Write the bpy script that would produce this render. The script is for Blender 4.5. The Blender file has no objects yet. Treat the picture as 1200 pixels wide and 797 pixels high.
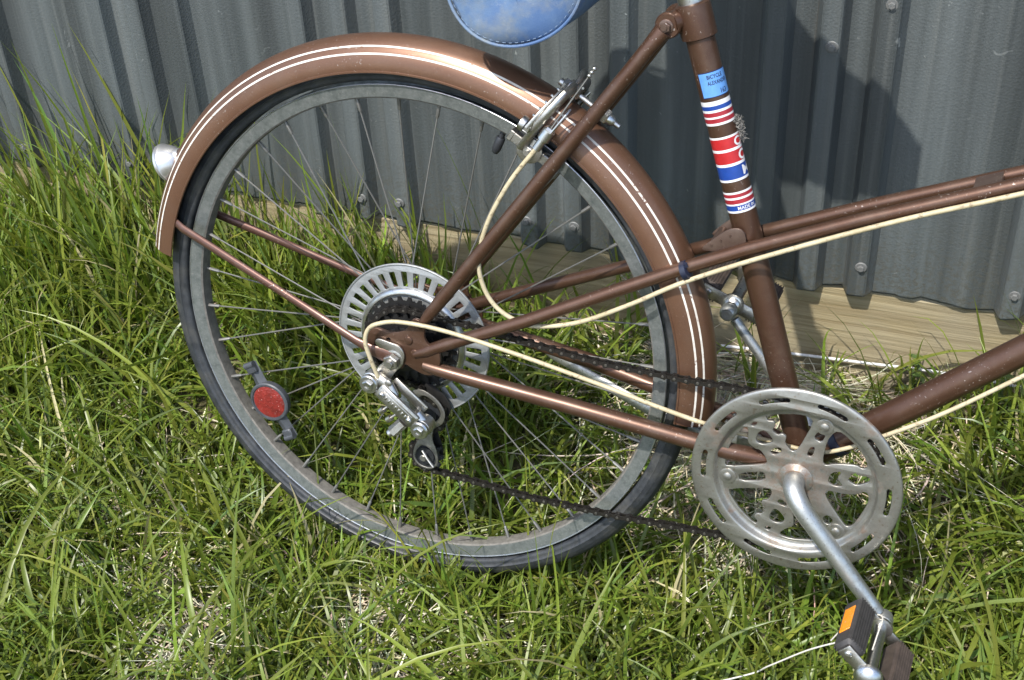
import bpy, bmesh, math, random
import numpy as np
from mathutils import Vector, Matrix

random.seed(7)
rng = np.random.default_rng(11)
R = math.radians
scene = bpy.context.scene
COL = scene.collection

# ------------------------------------------------------------------ camera
cam_d = bpy.data.cameras.new("camera")
cam_d.sensor_width = 36.0
cam_d.lens = 36.0 * 1636.6 / 1200.0
cam_d.clip_start = 0.05
cam_d.clip_end = 500.0
cam = bpy.data.objects.new("camera", cam_d)
COL.objects.link(cam)
right = Vector((0.94160204, 0.33378403, -0.04442761))
down = Vector((0.16671283, -0.57674247, -0.7997343))
fwd = Vector((-0.29256183, 0.7456248, -0.59870797))
rot = Matrix((right, -down, -fwd)).transposed().to_4x4()
cam.matrix_world = Matrix.Translation((0.58118, -1.12948, 1.29129)) @ rot
scene.camera = cam

# ------------------------------------------------------------------ light
SUN_DIR = Vector((0.155, 0.57, -0.935)).normalized()      # travel direction of the light
world = bpy.data.worlds.new("World")
scene.world = world
world.use_nodes = True
wn = world.node_tree.nodes
bgn = wn["Background"]
sky = wn.new("ShaderNodeTexSky")
sky.sky_type = 'NISHITA'
sky.sun_disc = False
sky.sun_elevation = math.asin(-SUN_DIR.z)
sky.sun_rotation = math.atan2(-SUN_DIR.x, -SUN_DIR.y)
sky.air_density = 1.0
sky.dust_density = 1.5
world.node_tree.links.new(sky.outputs[0], bgn.inputs[0])
bgn.inputs[1].default_value = 0.15
sun_d = bpy.data.lights.new("sun", 'SUN')
sun_d.energy = 3.05
sun_d.angle = R(0.8)
sun_d.color = (1.0, 0.955, 0.89)
sun = bpy.data.objects.new("sun", sun_d)
sun.rotation_euler = SUN_DIR.to_track_quat('-Z', 'Y').to_euler()
sun.location = (-1, -3, 4)
COL.objects.link(sun)
scene.view_settings.view_transform = 'Standard'
scene.view_settings.look = 'None'
scene.view_settings.exposure = 1.2
scene.view_settings.gamma = 1.0
scene.view_settings.use_curve_mapping = False
scene.render.engine = 'CYCLES'
scene.cycles.max_bounces = 5
scene.cycles.diffuse_bounces = 3
scene.cycles.glossy_bounces = 2
scene.cycles.transmission_bounces = 2

# ------------------------------------------------------------------ materials
def lin(r, g, b):
    def f(c):
        c /= 255.0
        return c / 12.92 if c <= 0.04045 else ((c + 0.055) / 1.055) ** 2.4
    return (f(r), f(g), f(b), 1.0)

class NT:
    """small helper round a node tree"""
    def __init__(s, name):
        s.m = bpy.data.materials.new(name)
        s.m.use_nodes = True
        s.t = s.m.node_tree
        s.p = s.t.nodes["Principled BSDF"]
        s.out = s.t.nodes["Material Output"]
        s.co = s.t.nodes.new("ShaderNodeTexCoord")
    def n(s, typ, **kw):
        o = s.t.nodes.new(typ)
        for k, v in kw.items():
            setattr(o, k, v)
        return o
    def l(s, a, b):
        s.t.links.new(a, b)
    def vec(s, scale=(1, 1, 1), kind='Object'):
        mp = s.n("ShaderNodeMapping")
        mp.inputs['Scale'].default_value = scale
        s.l(s.co.outputs[kind], mp.inputs[0])
        return mp.outputs[0]
    def noise(s, scale, detail=4, rough=0.6, vec=None, dist=0.0):
        o = s.n("ShaderNodeTexNoise")
        o.inputs['Scale'].default_value = scale
        o.inputs['Detail'].default_value = detail
        o.inputs['Roughness'].default_value = rough
        o.inputs['Distortion'].default_value = dist
        s.l(vec if vec is not None else s.co.outputs['Object'], o.inputs['Vector'])
        return o.outputs['Fac']
    def ramp(s, fac, stops, interp='LINEAR'):
        o = s.n("ShaderNodeValToRGB")
        cr = o.color_ramp
        cr.interpolation = interp
        while len(cr.elements) < len(stops):
            cr.elements.new(0.5)
        for e, (p, c) in zip(cr.elements, stops):
            e.position = p
            e.color = c if hasattr(c, '__len__') else (c, c, c, 1)
        s.l(fac, o.inputs[0])
        return o.outputs[0]
    def mix(s, fac, a, b, blend='MIX'):
        o = s.n("ShaderNodeMix", data_type='RGBA', blend_type=blend)
        if hasattr(fac, 'links'):
            s.l(fac, o.inputs[0])
        else:
            o.inputs[0].default_value = fac
        for i, v in ((6, a), (7, b)):
            if hasattr(v, 'links'):
                s.l(v, o.inputs[i])
            else:
                o.inputs[i].default_value = v
        return o.outputs[2]
    def bump(s, h, strength=0.3, dist=0.001):
        o = s.n("ShaderNodeBump")
        o.inputs['Strength'].default_value = strength
        o.inputs['Distance'].default_value = dist
        s.l(h, o.inputs['Height'])
        s.l(o.outputs[0], s.p.inputs['Normal'])
    def set(s, **kw):
        names = dict(base='Base Color', metal='Metallic', rough='Roughness', spec='Specular IOR Level',
                     coat='Coat Weight', coatr='Coat Roughness', trans='Transmission Weight', ior='IOR',
                     sub='Subsurface Weight', sheen='Sheen Weight')
        for k, v in kw.items():
            i = s.p.inputs[names[k]]
            if hasattr(v, 'links'):
                s.l(v, i)
            else:
                i.default_value = v
        return s

def worn_metal(name, c, metal=1.0, r0=0.25, r1=0.55, dirt=None, dirt_amt=0.45, scale=60.0, bump=0.08):
    """bare metal with tarnish patches, pits and dirt"""
    t = NT(name)
    d = dirt or (c[0] * 0.35, c[1] * 0.3, c[2] * 0.24, 1)
    n1 = t.noise(scale, 6, 0.65)
    n2 = t.noise(scale * 6, 3, 0.6)
    m1 = t.ramp(n1, [(0.5 - 0.12, 0.0), (0.78, 1.0)])
    m2 = t.ramp(n2, [(0.6, 0.0), (0.68, 1.0)])
    col = t.mix(m1, c, d)
    col2 = t.mix(m2, col, d)
    t.set(base=t.mix(dirt_amt, c, col2), metal=metal, rough=t.ramp(n1, [(0.3, r0), (0.8, r1)]))
    t.bump(n2, bump, 0.0006)
    return t.m

def brown_paint(name, c=(0.084, 0.043, 0.026, 1), dust=1.0):
    t = NT(name)
    flake = t.noise(2600, 1, 0.5)
    big = t.noise(14, 5, 0.6)
    base = t.mix(t.ramp(big, [(0.35, 0.0), (0.7, 1.0)]), c, (c[0] * 0.72, c[1] * 0.66, c[2] * 0.62, 1))
    base = t.mix(t.ramp(flake, [(0.5, 0.0), (0.75, 0.35)]), base, (c[0] * 2.1, c[1] * 2.1, c[2] * 2.0, 1))
    # dust specks and scuffs
    sp = t.ramp(t.noise(330, 2, 0.5), [(0.66, 0.0), (0.72, 1.0)])
    area = t.ramp(t.noise(9, 3, 0.6), [(0.48, 0.0), (0.66, 1.0)])
    k = t.n("ShaderNodeMath", operation='MULTIPLY')
    t.l(sp, k.inputs[0]); t.l(area, k.inputs[1])
    k2 = t.n("ShaderNodeMath", operation='MULTIPLY')
    t.l(k.outputs[0], k2.inputs[0]); k2.inputs[1].default_value = 0.75 * dust
    base = t.mix(k2.outputs[0], base, (0.42, 0.36, 0.32, 1))
    film = t.ramp(t.noise(35, 4, 0.7), [(0.45, 0.0), (0.8, 0.35 * dust)])
    base = t.mix(film, base, (0.15, 0.112, 0.085, 1))
    chip = t.ramp(t.noise(75, 5, 0.75, None, 1.2), [(0.69, 0.0), (0.71, 0.85)])
    base = t.mix(chip, base, (0.055, 0.036, 0.028, 1))
    scr = t.ramp(t.noise(1.0, 3, 0.7, t.vec((45, 300, 300)), 0.5), [(0.70, 0.0), (0.73, 0.5)])
    base = t.mix(scr, base, (0.26, 0.19, 0.15, 1))
    t.set(base=base, metal=0.6, rough=t.ramp(big, [(0.3, 0.34), (0.75, 0.48)]), coat=0.2, coatr=0.25)
    t.bump(t.noise(420, 3, 0.6), 0.05, 0.0005)
    return t.m

def plain(name, c, rough=0.5, metal=0.0, var=0.25, scale=80.0, bump=0.1, spec=0.5, coat=0.0):
    t = NT(name)
    n1 = t.noise(scale, 5, 0.65)
    dark = (c[0] * (1 - var), c[1] * (1 - var), c[2] * (1 - var), 1)
    t.set(base=t.mix(t.ramp(n1, [(0.3, 0.0), (0.7, 1.0)]), dark, c), rough=rough, metal=metal, spec=spec, coat=coat)
    t.bump(n1, bump, 0.0006)
    return t.m

M = {}
M['brown'] = brown_paint('brown_paint')
M['brown_fender'] = brown_paint('brown_fender_paint', (0.146, 0.077, 0.046, 1), 0.7)
M['brown_dusty'] = brown_paint('dusty_brown_paint', (0.10, 0.065, 0.05, 1), 2.0)
M['stay_paint'] = brown_paint('stay_paint', (0.108, 0.056, 0.042, 1), 1.0)
M['chrome'] = worn_metal('chrome', (0.55, 0.555, 0.54, 1), 1.0, 0.24, 0.48, (0.19, 0.17, 0.14, 1), 0.65, 90, 0.12)
M['crank_steel'] = worn_metal('crank_steel', (0.47, 0.48, 0.46, 1), 0.9, 0.34, 0.6, (0.17, 0.17, 0.15, 1), 0.8, 70, 0.15)
M['ring_steel'] = None
M['derail'] = worn_metal('derailleur_steel', (0.48, 0.47, 0.435, 1), 1.0, 0.3, 0.55, (0.16, 0.135, 0.10, 1), 0.75, 110, 0.25)
M['dull_cage'] = worn_metal('dull_cage_steel', (0.26, 0.255, 0.235, 1), 0.85, 0.38, 0.6, (0.09, 0.08, 0.065, 1), 0.8, 110, 0.2)
M['disc'] = worn_metal('disc_steel', (0.34, 0.355, 0.355, 1), 0.7, 0.45, 0.68, (0.2, 0.2, 0.19, 1), 0.75, 160, 0.2)
M['satin'] = worn_metal('satin_aluminium', (0.5, 0.5, 0.49, 1), 0.8, 0.26, 0.42, (0.4, 0.38, 0.34, 1), 0.4, 90, 0.05)
M['spoke'] = worn_metal('spoke_steel', (0.2, 0.2, 0.19, 1), 0.75, 0.45, 0.65, (0.16, 0.14, 0.11, 1), 0.6, 40)
M['dark_steel'] = plain('oily_dark_steel', (0.022, 0.021, 0.02, 1), 0.5, 0.45, 0.5, 120, 0.3)
M['chain'] = plain('chain_steel', (0.035, 0.031, 0.027, 1), 0.42, 0.6, 0.5, 200, 0.2)
M['pin'] = plain('chain_pin', (0.16, 0.15, 0.13, 1), 0.4, 0.8, 0.3, 200, 0.1)
M['black'] = plain('black_plastic', (0.022, 0.024, 0.028, 1), 0.42, 0.0, 0.4, 90, 0.1)
M['dusty_black'] = plain('weathered_black_plastic', (0.05, 0.055, 0.062, 1), 0.5, 0.0, 0.4, 120, 0.15)
def make_cream():
    t = NT('cream_housing')
    col = t.mix(t.ramp(t.noise(24, 5, 0.7), [(0.36, 0.0), (0.7, 1.0)]), (0.43, 0.375, 0.245, 1), (0.30, 0.25, 0.145, 1))
    col = t.mix(t.ramp(t.noise(150, 4, 0.7), [(0.56, 0.0), (0.66, 0.75)]), col, (0.13, 0.095, 0.055, 1))
    t.set(base=col, rough=0.5)
    t.bump(t.noise(220, 3, 0.6), 0.15, 0.0006)
    return t.m
M['cream'] = make_cream()
def worn_line():
    t = NT('white_line_paint')
    n1 = t.noise(130, 4, 0.7); n2 = t.noise(36, 4, 0.7)
    col = t.mix(t.ramp(n2, [(0.4, 0.0), (0.7, 1.0)]), (0.58, 0.56, 0.50, 1), (0.40, 0.34, 0.28, 1))
    col = t.mix(t.ramp(n1, [(0.62, 0.0), (0.66, 1.0)]), col, (0.13, 0.07, 0.05, 1))
    t.set(base=col, rough=0.5)
    return t.m
M['white_line'] = worn_line()
M['navy'] = plain('navy_tape', (0.012, 0.016, 0.035, 1), 0.4, 0.0, 0.3, 80)
M['dec_white'] = plain('decal_white', (0.60, 0.60, 0.60, 1), 0.35, 0, 0.12, 200, 0.02)
M['dec_red'] = plain('decal_red', (0.29, 0.018, 0.028, 1), 0.35, 0, 0.3, 160, 0.02)
M['dec_brightred'] = plain('decal_bright_red', (0.38, 0.015, 0.018, 1), 0.35, 0, 0.25, 160, 0.02)
M['dec_blue'] = plain('decal_blue', (0.010, 0.048, 0.25, 1), 0.35, 0, 0.25, 160, 0.02)
M['label_blue'] = plain('label_blue', (0.10, 0.26, 0.57, 1), 0.4, 0, 0.2, 140, 0.02)
M['ink'] = plain('label_ink', (0.008, 0.012, 0.05, 1), 0.5, 0, 0.2, 140, 0.02)
M['string'] = plain('white_string', (0.52, 0.5, 0.44, 1), 0.8, 0, 0.2, 300, 0.3)
M['thread'] = plain('blue_thread', (0.2, 0.27, 0.37, 1), 0.8, 0, 0.2)
M['web'] = plain('grey_lint', (0.2, 0.19, 0.17, 1), 0.9, 0, 0.3, 300, 0.2)
M['rubber_worn'] = plain('worn_pedal_rubber', (0.06, 0.043, 0.033, 1), 0.75, 0, 0.65, 70, 0.4)
M['rubber_pedal'] = plain('pedal_rubber', (0.032, 0.03, 0.029, 1), 0.6, 0, 0.4, 120, 0.3)
M['screw'] = worn_metal('screw_zinc', (0.13, 0.135, 0.13, 1), 0.25, 0.55, 0.75, (0.16, 0.15, 0.14, 1), 0.6, 200, 0.4)

def make_ring_steel():
    t = NT('nickel_chainring')
    n1 = t.noise(55, 6, 0.65); n2 = t.noise(260, 3, 0.6)
    c = (0.35, 0.345, 0.315, 1)
    col = t.mix(t.ramp(n1, [(0.4, 0.0), (0.75, 1.0)]), c, (0.20, 0.19, 0.165, 1))
    col = t.mix(t.ramp(n2, [(0.6, 0.0), (0.7, 0.7)]), col, (0.2, 0.15, 0.11, 1))
    # rust bloom round the spindle: distance from the spindle in the bicycle's own space
    sub = t.n("ShaderNodeVectorMath", operation='DISTANCE')
    t.l(t.co.outputs['Object'], sub.inputs[0])
    sub.inputs[1].default_value = (0.457, -0.038, 0.282)
    near = t.ramp(sub.outputs['Value'], [(0.0, 1.0), (0.055, 0.0)])
    rn = t.ramp(t.noise(120, 4, 0.7), [(0.38, 0.0), (0.55, 1.0)])
    k = t.n("ShaderNodeMath", operation='MULTIPLY')
    t.l(near, k.inputs[0]); t.l(rn, k.inputs[1])
    k2 = t.n("ShaderNodeMath", operation='MAXIMUM')
    t.l(k.outputs[0], k2.inputs[0]); t.l(t.ramp(t.noise(30, 3, 0.6), [(0.62, 0.0), (0.74, 0.7)]), k2.inputs[1])
    col = t.mix(k2.outputs[0], col, (0.13, 0.068, 0.034, 1))
    inv = t.n("ShaderNodeMath", operation='MULTIPLY_ADD')
    t.l(k2.outputs[0], inv.inputs[0]); inv.inputs[1].default_value = -0.6; inv.inputs[2].default_value = 0.88
    t.set(base=col, metal=inv.outputs[0], rough=t.ramp(n1, [(0.3, 0.34), (0.8, 0.55)]))
    t.bump(n2, 0.12, 0.0006)
    return t.m
M['ring_steel'] = make_ring_steel()

def make_rim():
    t = NT('weathered_rim')
    n1 = t.noise(90, 6, 0.7); n2 = t.noise(420, 3, 0.6)
    col = t.mix(t.ramp(n1, [(0.35, 0.0), (0.7, 1.0)]), (0.25, 0.265, 0.26, 1), (0.105, 0.12, 0.112, 1))
    col = t.mix(t.ramp(n2, [(0.62, 0.0), (0.7, 0.6)]), col, (0.36, 0.36, 0.33, 1))
    t.set(base=col, metal=0.7, rough=t.ramp(n1, [(0.3, 0.36), (0.8, 0.58)]))
    t.bump(n2, 0.2, 0.0006)
    return t.m
M['rim'] = make_rim()
M['rim_dust'] = plain('dusty_rim_bed', (0.175, 0.165, 0.145, 1), 0.72, 0.2, 0.5, 160, 0.35)
M['rim_lip'] = worn_metal('rim_lip_chrome', (0.55, 0.57, 0.6, 1), 1.0, 0.3, 0.55, (0.25, 0.25, 0.24, 1), 0.55, 120)

def make_tyre():
    t = NT('tyre_rubber')
    n1 = t.noise(70, 6, 0.7); n2 = t.noise(600, 2, 0.5)
    col = t.mix(t.ramp(n1, [(0.35, 0.0), (0.75, 1.0)]), (0.014, 0.0155, 0.018, 1), (0.036, 0.040, 0.045, 1))
    col = t.mix(t.ramp(n2, [(0.66, 0.0), (0.72, 0.5)]), col, (0.11, 0.11, 0.10, 1))
    col = t.mix(t.ramp(t.noise(28, 5, 0.7), [(0.5, 0.0), (0.72, 0.55)]), col, (0.075, 0.072, 0.062, 1))
    t.set(base=col, rough=t.ramp(n1, [(0.3, 0.42), (0.8, 0.62)]), spec=0.5)
    t.bump(n1, 0.2, 0.0008)
    return t.m
M['tyre'] = make_tyre()

def make_lens(name, c, c2):
    t = NT(name)
    v = t.n("ShaderNodeTexVoronoi")
    v.inputs['Scale'].default_value = 420
    t.l(t.co.outputs['Object'], v.inputs['Vector'])
    n1 = t.noise(60, 4, 0.7)
    col = t.mix(t.ramp(n1, [(0.38, 0.0), (0.65, 1.0)]), c, c2)
    col = t.mix(t.ramp(t.noise(500, 2, 0.5), [(0.68, 0.0), (0.74, 0.8)]), col, (0.6, 0.45, 0.42, 1))
    t.set(base=col, rough=0.28, spec=0.5, coat=0.4)
    t.bump(v.outputs['Distance'], 0.5, 0.0008)
    return t.m
M['red_lens'] = make_lens('red_reflector_lens', (0.19, 0.02, 0.017, 1), (0.10, 0.012, 0.011, 1))
M['orange_lens'] = make_lens('orange_reflector_lens', (0.72, 0.25, 0.012, 1), (0.6, 0.19, 0.008, 1))

def make_denim():
    t = NT('faded_blue_vinyl')
    n1 = t.noise(22, 5, 0.6); n2 = t.noise(900, 2, 0.6)
    col = t.mix(t.ramp(n1, [(0.36, 0.0), (0.68, 1.0)]), (0.055, 0.105, 0.215, 1), (0.11, 0.175, 0.275, 1))
    col = t.mix(t.ramp(t.noise(16, 4, 0.7), [(0.50, 0.0), (0.70, 0.75)]), col, (0.17, 0.185, 0.18, 1))
    col = t.mix(t.ramp(n2, [(0.55, 0.0), (0.75, 0.3)]), col, (0.04, 0.09, 0.22, 1))
    col = t.mix(t.ramp(t.noise(45, 5, 0.75), [(0.55, 0.0), (0.7, 0.5)]), col, (0.20, 0.235, 0.27, 1))
    t.set(base=col, rough=0.62, spec=0.35)
    t.bump(n2, 0.3, 0.0008)
    return t.m
M['denim'] = make_denim()

def make_sheet():
    t = NT('grey_painted_sheet')
    streak = t.noise(1.0, 6, 0.65, t.vec((38, 38, 1.6)))
    blot = t.noise(5, 5, 0.65)
    c0 = (0.060, 0.071, 0.074, 1); c1 = (0.112, 0.126, 0.128, 1)
    col = t.mix(t.ramp(streak, [(0.3, 0.0), (0.72, 1.0)]), c0, c1)
    col = t.mix(t.ramp(blot, [(0.35, 0.0), (0.75, 0.55)]), col, (0.058, 0.064, 0.061, 1))
    rust = t.ramp(t.noise(1.0, 4, 0.7, t.vec((110, 110, 3.0))), [(0.67, 0.0), (0.76, 0.4)])
    col = t.mix(rust, col, (0.115, 0.098, 0.074, 1))
    # chalky chips, scuffs and bird-lime flecks of several sizes
    area = t.ramp(t.noise(4.2, 3, 0.6), [(0.42, 0.0), (0.62, 1.0)])
    for sc, lo, amt, cc in ((48, 0.70, 0.7, (0.30, 0.32, 0.31, 1)), (120, 0.70, 0.6, (0.22, 0.23, 0.22, 1)), (340, 0.66, 0.45, (0.16, 0.17, 0.165, 1))):
        k = t.n("ShaderNodeMath", operation='MULTIPLY')
        t.l(t.ramp(t.noise(sc, 3, 0.6, None, 0.8), [(lo, 0.0), (lo + 0.03, amt)]), k.inputs[0]); t.l(area, k.inputs[1])
        col = t.mix(k.outputs[0], col, cc)
    band = t.ramp(t.noise(1.0, 3, 0.55, t.vec((17, 17, 0.35))), [(0.36, 0.62), (0.64, 1.25)])
    col = t.mix(1.0, col, band, 'MULTIPLY')
    # long run-off streaks
    run = t.ramp(t.noise(1.0, 3, 0.6, t.vec((70, 70, 0.7))), [(0.56, 0.0), (0.7, 0.5)])
    col = t.mix(run, col, (0.125, 0.133, 0.127, 1))
    # mud splashed up the foot of the sheets
    sep = t.n("ShaderNodeSeparateXYZ"); t.l(t.co.outputs['Object'], sep.inputs[0])
    low = t.ramp(sep.outputs['Z'], [(0.226, 1.0), (0.36, 0.0)])
    k = t.n("ShaderNodeMath", operation='MULTIPLY')
    t.l(low, k.inputs[0]); t.l(t.ramp(t.noise(170, 4, 0.7), [(0.45, 0.0), (0.62, 0.8)]), k.inputs[1])
    col = t.mix(k.outputs[0], col, (0.072, 0.068, 0.053, 1))
    t.set(base=col, rough=t.ramp(blot, [(0.3, 0.36), (0.75, 0.54)]), metal=0.15, spec=0.5)
    emb = t.n("ShaderNodeTexVoronoi")
    emb.inputs['Scale'].default_value = 330
    t.l(t.co.outputs['Object'], emb.inputs['Vector'])
    add = t.n("ShaderNodeMath", operation='MULTIPLY_ADD')
    t.l(t.noise(9, 3, 0.6), add.inputs[0]); add.inputs[1].default_value = 1.6
    t.l(emb.outputs['Distance'], add.inputs[2])
    t.bump(add.outputs[0], 0.22, 0.0012)
    return t.m
M['sheet'] = make_sheet()

def make_wood():
    t = NT('weathered_timber')
    g = t.noise(1.0, 8, 0.62, t.vec((3.2, 60, 150)), 0.6)
    g2 = t.noise(1.0, 3, 0.5, t.vec((1.4, 20, 46)), 1.2)
    col = t.mix(t.ramp(g, [(0.32, 0.0), (0.66, 1.0)]), (0.19, 0.15, 0.08, 1), (0.32, 0.27, 0.165, 1))
    col = t.mix(t.ramp(g2, [(0.5, 0.0), (0.62, 0.45), (0.74, 0.0)]), col, (0.15, 0.11, 0.055, 1))
    blot = t.ramp(t.noise(16, 4, 0.6, t.vec((0.5, 1, 1.4))), [(0.66, 0.0), (0.72, 0.75)])
    col = t.mix(blot, col, (0.19, 0.11, 0.03, 1))
    grey = t.ramp(t.noise(6, 4, 0.6), [(0.42, 0.0), (0.72, 0.55)])
    col = t.mix(grey, col, (0.235, 0.215, 0.165, 1))
    t.set(base=col, rough=0.8, spec=0.2)
    t.bump(g, 0.6, 0.003)
    return t.m
M['wood'] = make_wood()

def make_soil():
    t = NT('soil_and_thatch')
    n1 = t.noise(40, 8, 0.7); n2 = t.noise(1.0, 5, 0.7, t.vec((260, 120, 120)))
    col = t.mix(t.ramp(n1, [(0.35, 0.0), (0.7, 1.0)]), (0.045, 0.042, 0.02, 1), (0.12, 0.105, 0.06, 1))
    col = t.mix(t.ramp(n2, [(0.55, 0.0), (0.66, 0.6)]), col, (0.24, 0.2, 0.11, 1))
    t.set(base=col, rough=0.95, spec=0.1)
    t.bump(n1, 0.8, 0.01)
    return t.m
M['soil'] = make_soil()

def make_blade(name, trans=0.36, rough=0.36):
    t = NT(name)
    at = t.n("ShaderNodeAttribute", attribute_name='col')
    vein = t.noise(800, 2, 0.5)
    col = t.mix(t.ramp(vein, [(0.35, 0.0), (0.7, 0.3)]), at.outputs['Color'], (0.5, 0.5, 0.5, 1), 'MULTIPLY')
    t.set(base=col, rough=rough, spec=0.4)
    tr = t.n("ShaderNodeBsdfTranslucent")
    g = t.n("ShaderNodeMix", data_type='RGBA', blend_type='MULTIPLY')
    g.inputs[0].default_value = 1.0
    t.l(at.outputs['Color'], g.inputs[6]); g.inputs[7].default_value = (1.25, 1.3, 0.55, 1)
    t.l(g.outputs[2], tr.inputs[0])
    mx = t.n("ShaderNodeMixShader")
    mx.inputs[0].default_value = trans
    t.l(t.p.outputs[0], mx.inputs[1]); t.l(tr.outputs[0], mx.inputs[2])
    t.l(mx.outputs[0], t.out.inputs[0])
    return t.m
M['blade'] = make_blade('grass_blade')
M['straw'] = make_blade('dry_straw', 0.12, 0.6)
M['leaf'] = plain('weed_leaf', (0.07, 0.12, 0.03, 1), 0.5, 0, 0.4, 120, 0.2)
M['petal'] = plain('pale_blue_petal', (0.42, 0.5, 0.78, 1), 0.6, 0, 0.1)

# ------------------------------------------------------------------ helpers
def B(x, y, z):
    """bicycle measure (mm: x forward, y up, z towards the chain side; rear axle at 0) -> bicycle local metres"""
    return Vector((x * 0.001, -z * 0.001, (y + 332.0) * 0.001))

class MB:
    """collects geometry in bicycle millimetres (or any mapping)"""
    def __init__(s, conv=B):
        s.v = []; s.f = []; s.conv = conv
    def add(s, vs, fs):
        o = len(s.v)
        s.v += [tuple(q) for q in vs]
        s.f += [tuple(i + o for i in q) for q in fs]
        return s
    def tube(s, pts, r, n=10, cap=True, flat=None):
        P = [Vector(q) for q in pts]
        k = len(P)
        rad = [r] * k if not hasattr(r, '__len__') else list(r)
        T = []
        for i in range(k):
            a = P[max(i - 1, 0)]; b = P[min(i + 1, k - 1)]
            T.append((b - a).normalized())
        ref = Vector((0, 0, 1)) if abs(T[0].z) < 0.9 else Vector((1, 0, 0))
        u = T[0].cross(ref).normalized()
        vs = []
        for i in range(k):
            u = (u - T[i] * u.dot(T[i])).normalized()
            w = T[i].cross(u)
            fa = 1.0 if flat is None else flat[i]
            for j in range(n):
                a = 2 * math.pi * j / n
                vs.append(P[i] + u * (rad[i] * math.cos(a)) + w * (rad[i] * fa * math.sin(a)))
        fs = []
        for i in range(k - 1):
            for j in range(n):
                j2 = (j + 1) % n
                fs.append((i * n + j, i * n + j2, (i + 1) * n + j2, (i + 1) * n + j))
        if cap:
            fs.append(tuple(range(n - 1, -1, -1)))
            fs.append(tuple(range((k - 1) * n, k * n)))
        return s.add(vs, fs)
    def lathe(s, c, axis, prof, n=24, cap=True):
        """prof: list of (radius, height along axis)"""
        a = Vector(axis).normalized(); c = Vector(c)
        ref = Vector((0, 0, 1)) if abs(a.z) < 0.9 else Vector((1, 0, 0))
        u = a.cross(ref).normalized(); w = a.cross(u)
        vs = []
        for r, h in prof:
            for j in range(n):
                t = 2 * math.pi * j / n
                vs.append(c + a * h + u * (r * math.cos(t)) + w * (r * math.sin(t)))
        fs = []
        k = len(prof)
        for i in range(k - 1):
            for j in range(n):
                j2 = (j + 1) % n
                fs.append((i * n + j, i * n + j2, (i + 1) * n + j2, (i + 1) * n + j))
        if cap:
            fs.append(tuple(range(n - 1, -1, -1)))
            fs.append(tuple(range((k - 1) * n, k * n)))
        return s.add(vs, fs)
    def hexnut(s, c, axis, r, h):
        s.lathe(c, axis, [(r * 0.86, 0), (r, h * 0.12), (r, h * 0.86), (r * 0.86, h)], 6)
        return s
    def box(s, c, sx, sy, sz, ax=None, bev=0.12):
        """chamfered box; ax = three axis vectors"""
        X, Y, Z = [Vector(q).normalized() for q in (ax or ((1, 0, 0), (0, 1, 0), (0, 0, 1)))]
        c = Vector(c)
        b = min(sx, sy, sz) * bev
        vs = []
        hx, hy, hz = sx / 2, sy / 2, sz / 2
        rings = [(hx - b, hy - b, -hz), (hx, hy, -hz + b), (hx, hy, hz - b), (hx - b, hy - b, hz)]
        for x, y, z in rings:
            for dx, dy in ((1, -1 + b / hy), (1, 1 - b / hy), (1 - b / hx, 1), (-1 + b / hx, 1),
                           (-1, 1 - b / hy), (-1, -1 + b / hy), (-1 + b / hx, -1), (1 - b / hx, -1)):
                vs.append(c + X * (x * dx) + Y * (y * dy) + Z * z)
        fs = []
        for i in range(3):
            for j in range(8):
                j2 = (j + 1) % 8
                fs.append((i * 8 + j, i * 8 + j2, (i + 1) * 8 + j2, (i + 1) * 8 + j))
        fs.append(tuple(range(7, -1, -1))); fs.append(tuple(range(24, 32)))
        return s.add(vs, fs)
    def revolve(s, prof, n=160, a0=0.0, a1=360.0, c=(0, 0), closed_prof=True):
        """prof (r, z) swept about the wheel axle"""
        full = abs(a1 - a0) >= 359.9
        steps = n if full else n + 1
        vs = []
        m = len(prof)
        for i in range(steps):
            a = R(a0 + (a1 - a0) * i / n)
            for r, z in prof:
                vs.append((c[0] + r * math.cos(a), c[1] + r * math.sin(a), z))
        fs = []
        for i in range(n):
            i2 = (i + 1) % steps
            for j in range(m if closed_prof else m - 1):
                j2 = (j + 1) % m
                fs.append((i * m + j, i * m + j2, i2 * m + j2, i2 * m + j))
        if not full and closed_prof:
            fs.append(tuple(range(m))); fs.append(tuple(range(n * m + m - 1, n * m - 1, -1)))
        return s.add(vs, fs)
    def prism(s, outline, z0, z1):
        m = len(outline)
        vs = [(x, y, z0) for x, y in outline] + [(x, y, z1) for x, y in outline]
        fs = [(j, (j + 1) % m, m + (j + 1) % m, m + j) for j in range(m)]
        fs.append(tuple(range(m - 1, -1, -1))); fs.append(tuple(range(m, 2 * m)))
        return s.add(vs, fs)
    def mesh(s, name, mat, smooth=True, auto=38):
        me = bpy.data.meshes.new(name)
        me.from_pydata([s.conv(*q) for q in s.v], [], s.f)
        mats = mat if isinstance(mat, (list, tuple)) else [mat]
        for q in mats:
            me.materials.append(q)
        bm = bmesh.new(); bm.from_mesh(me)
        bmesh.ops.recalc_face_normals(bm, faces=bm.faces)
        if smooth:
            for f in bm.faces: f.smooth = True
            lim = R(auto)
            for e in bm.edges:
                if len(e.link_faces) == 2 and e.calc_face_angle(0) > lim:
                    e.smooth = False
        bm.to_mesh(me); bm.free()
        return me
    def build(s, name, mat, parent=None, smooth=True, auto=38):
        return link(name, s.mesh(name, mat, smooth, auto), parent)

def link(name, me, parent=None, mw=None):
    o = bpy.data.objects.new(name, me)
    COL.objects.link(o)
    if parent is not None:
        o.parent = parent
    if mw is not None:
        o.matrix_local = mw
    return o

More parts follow.
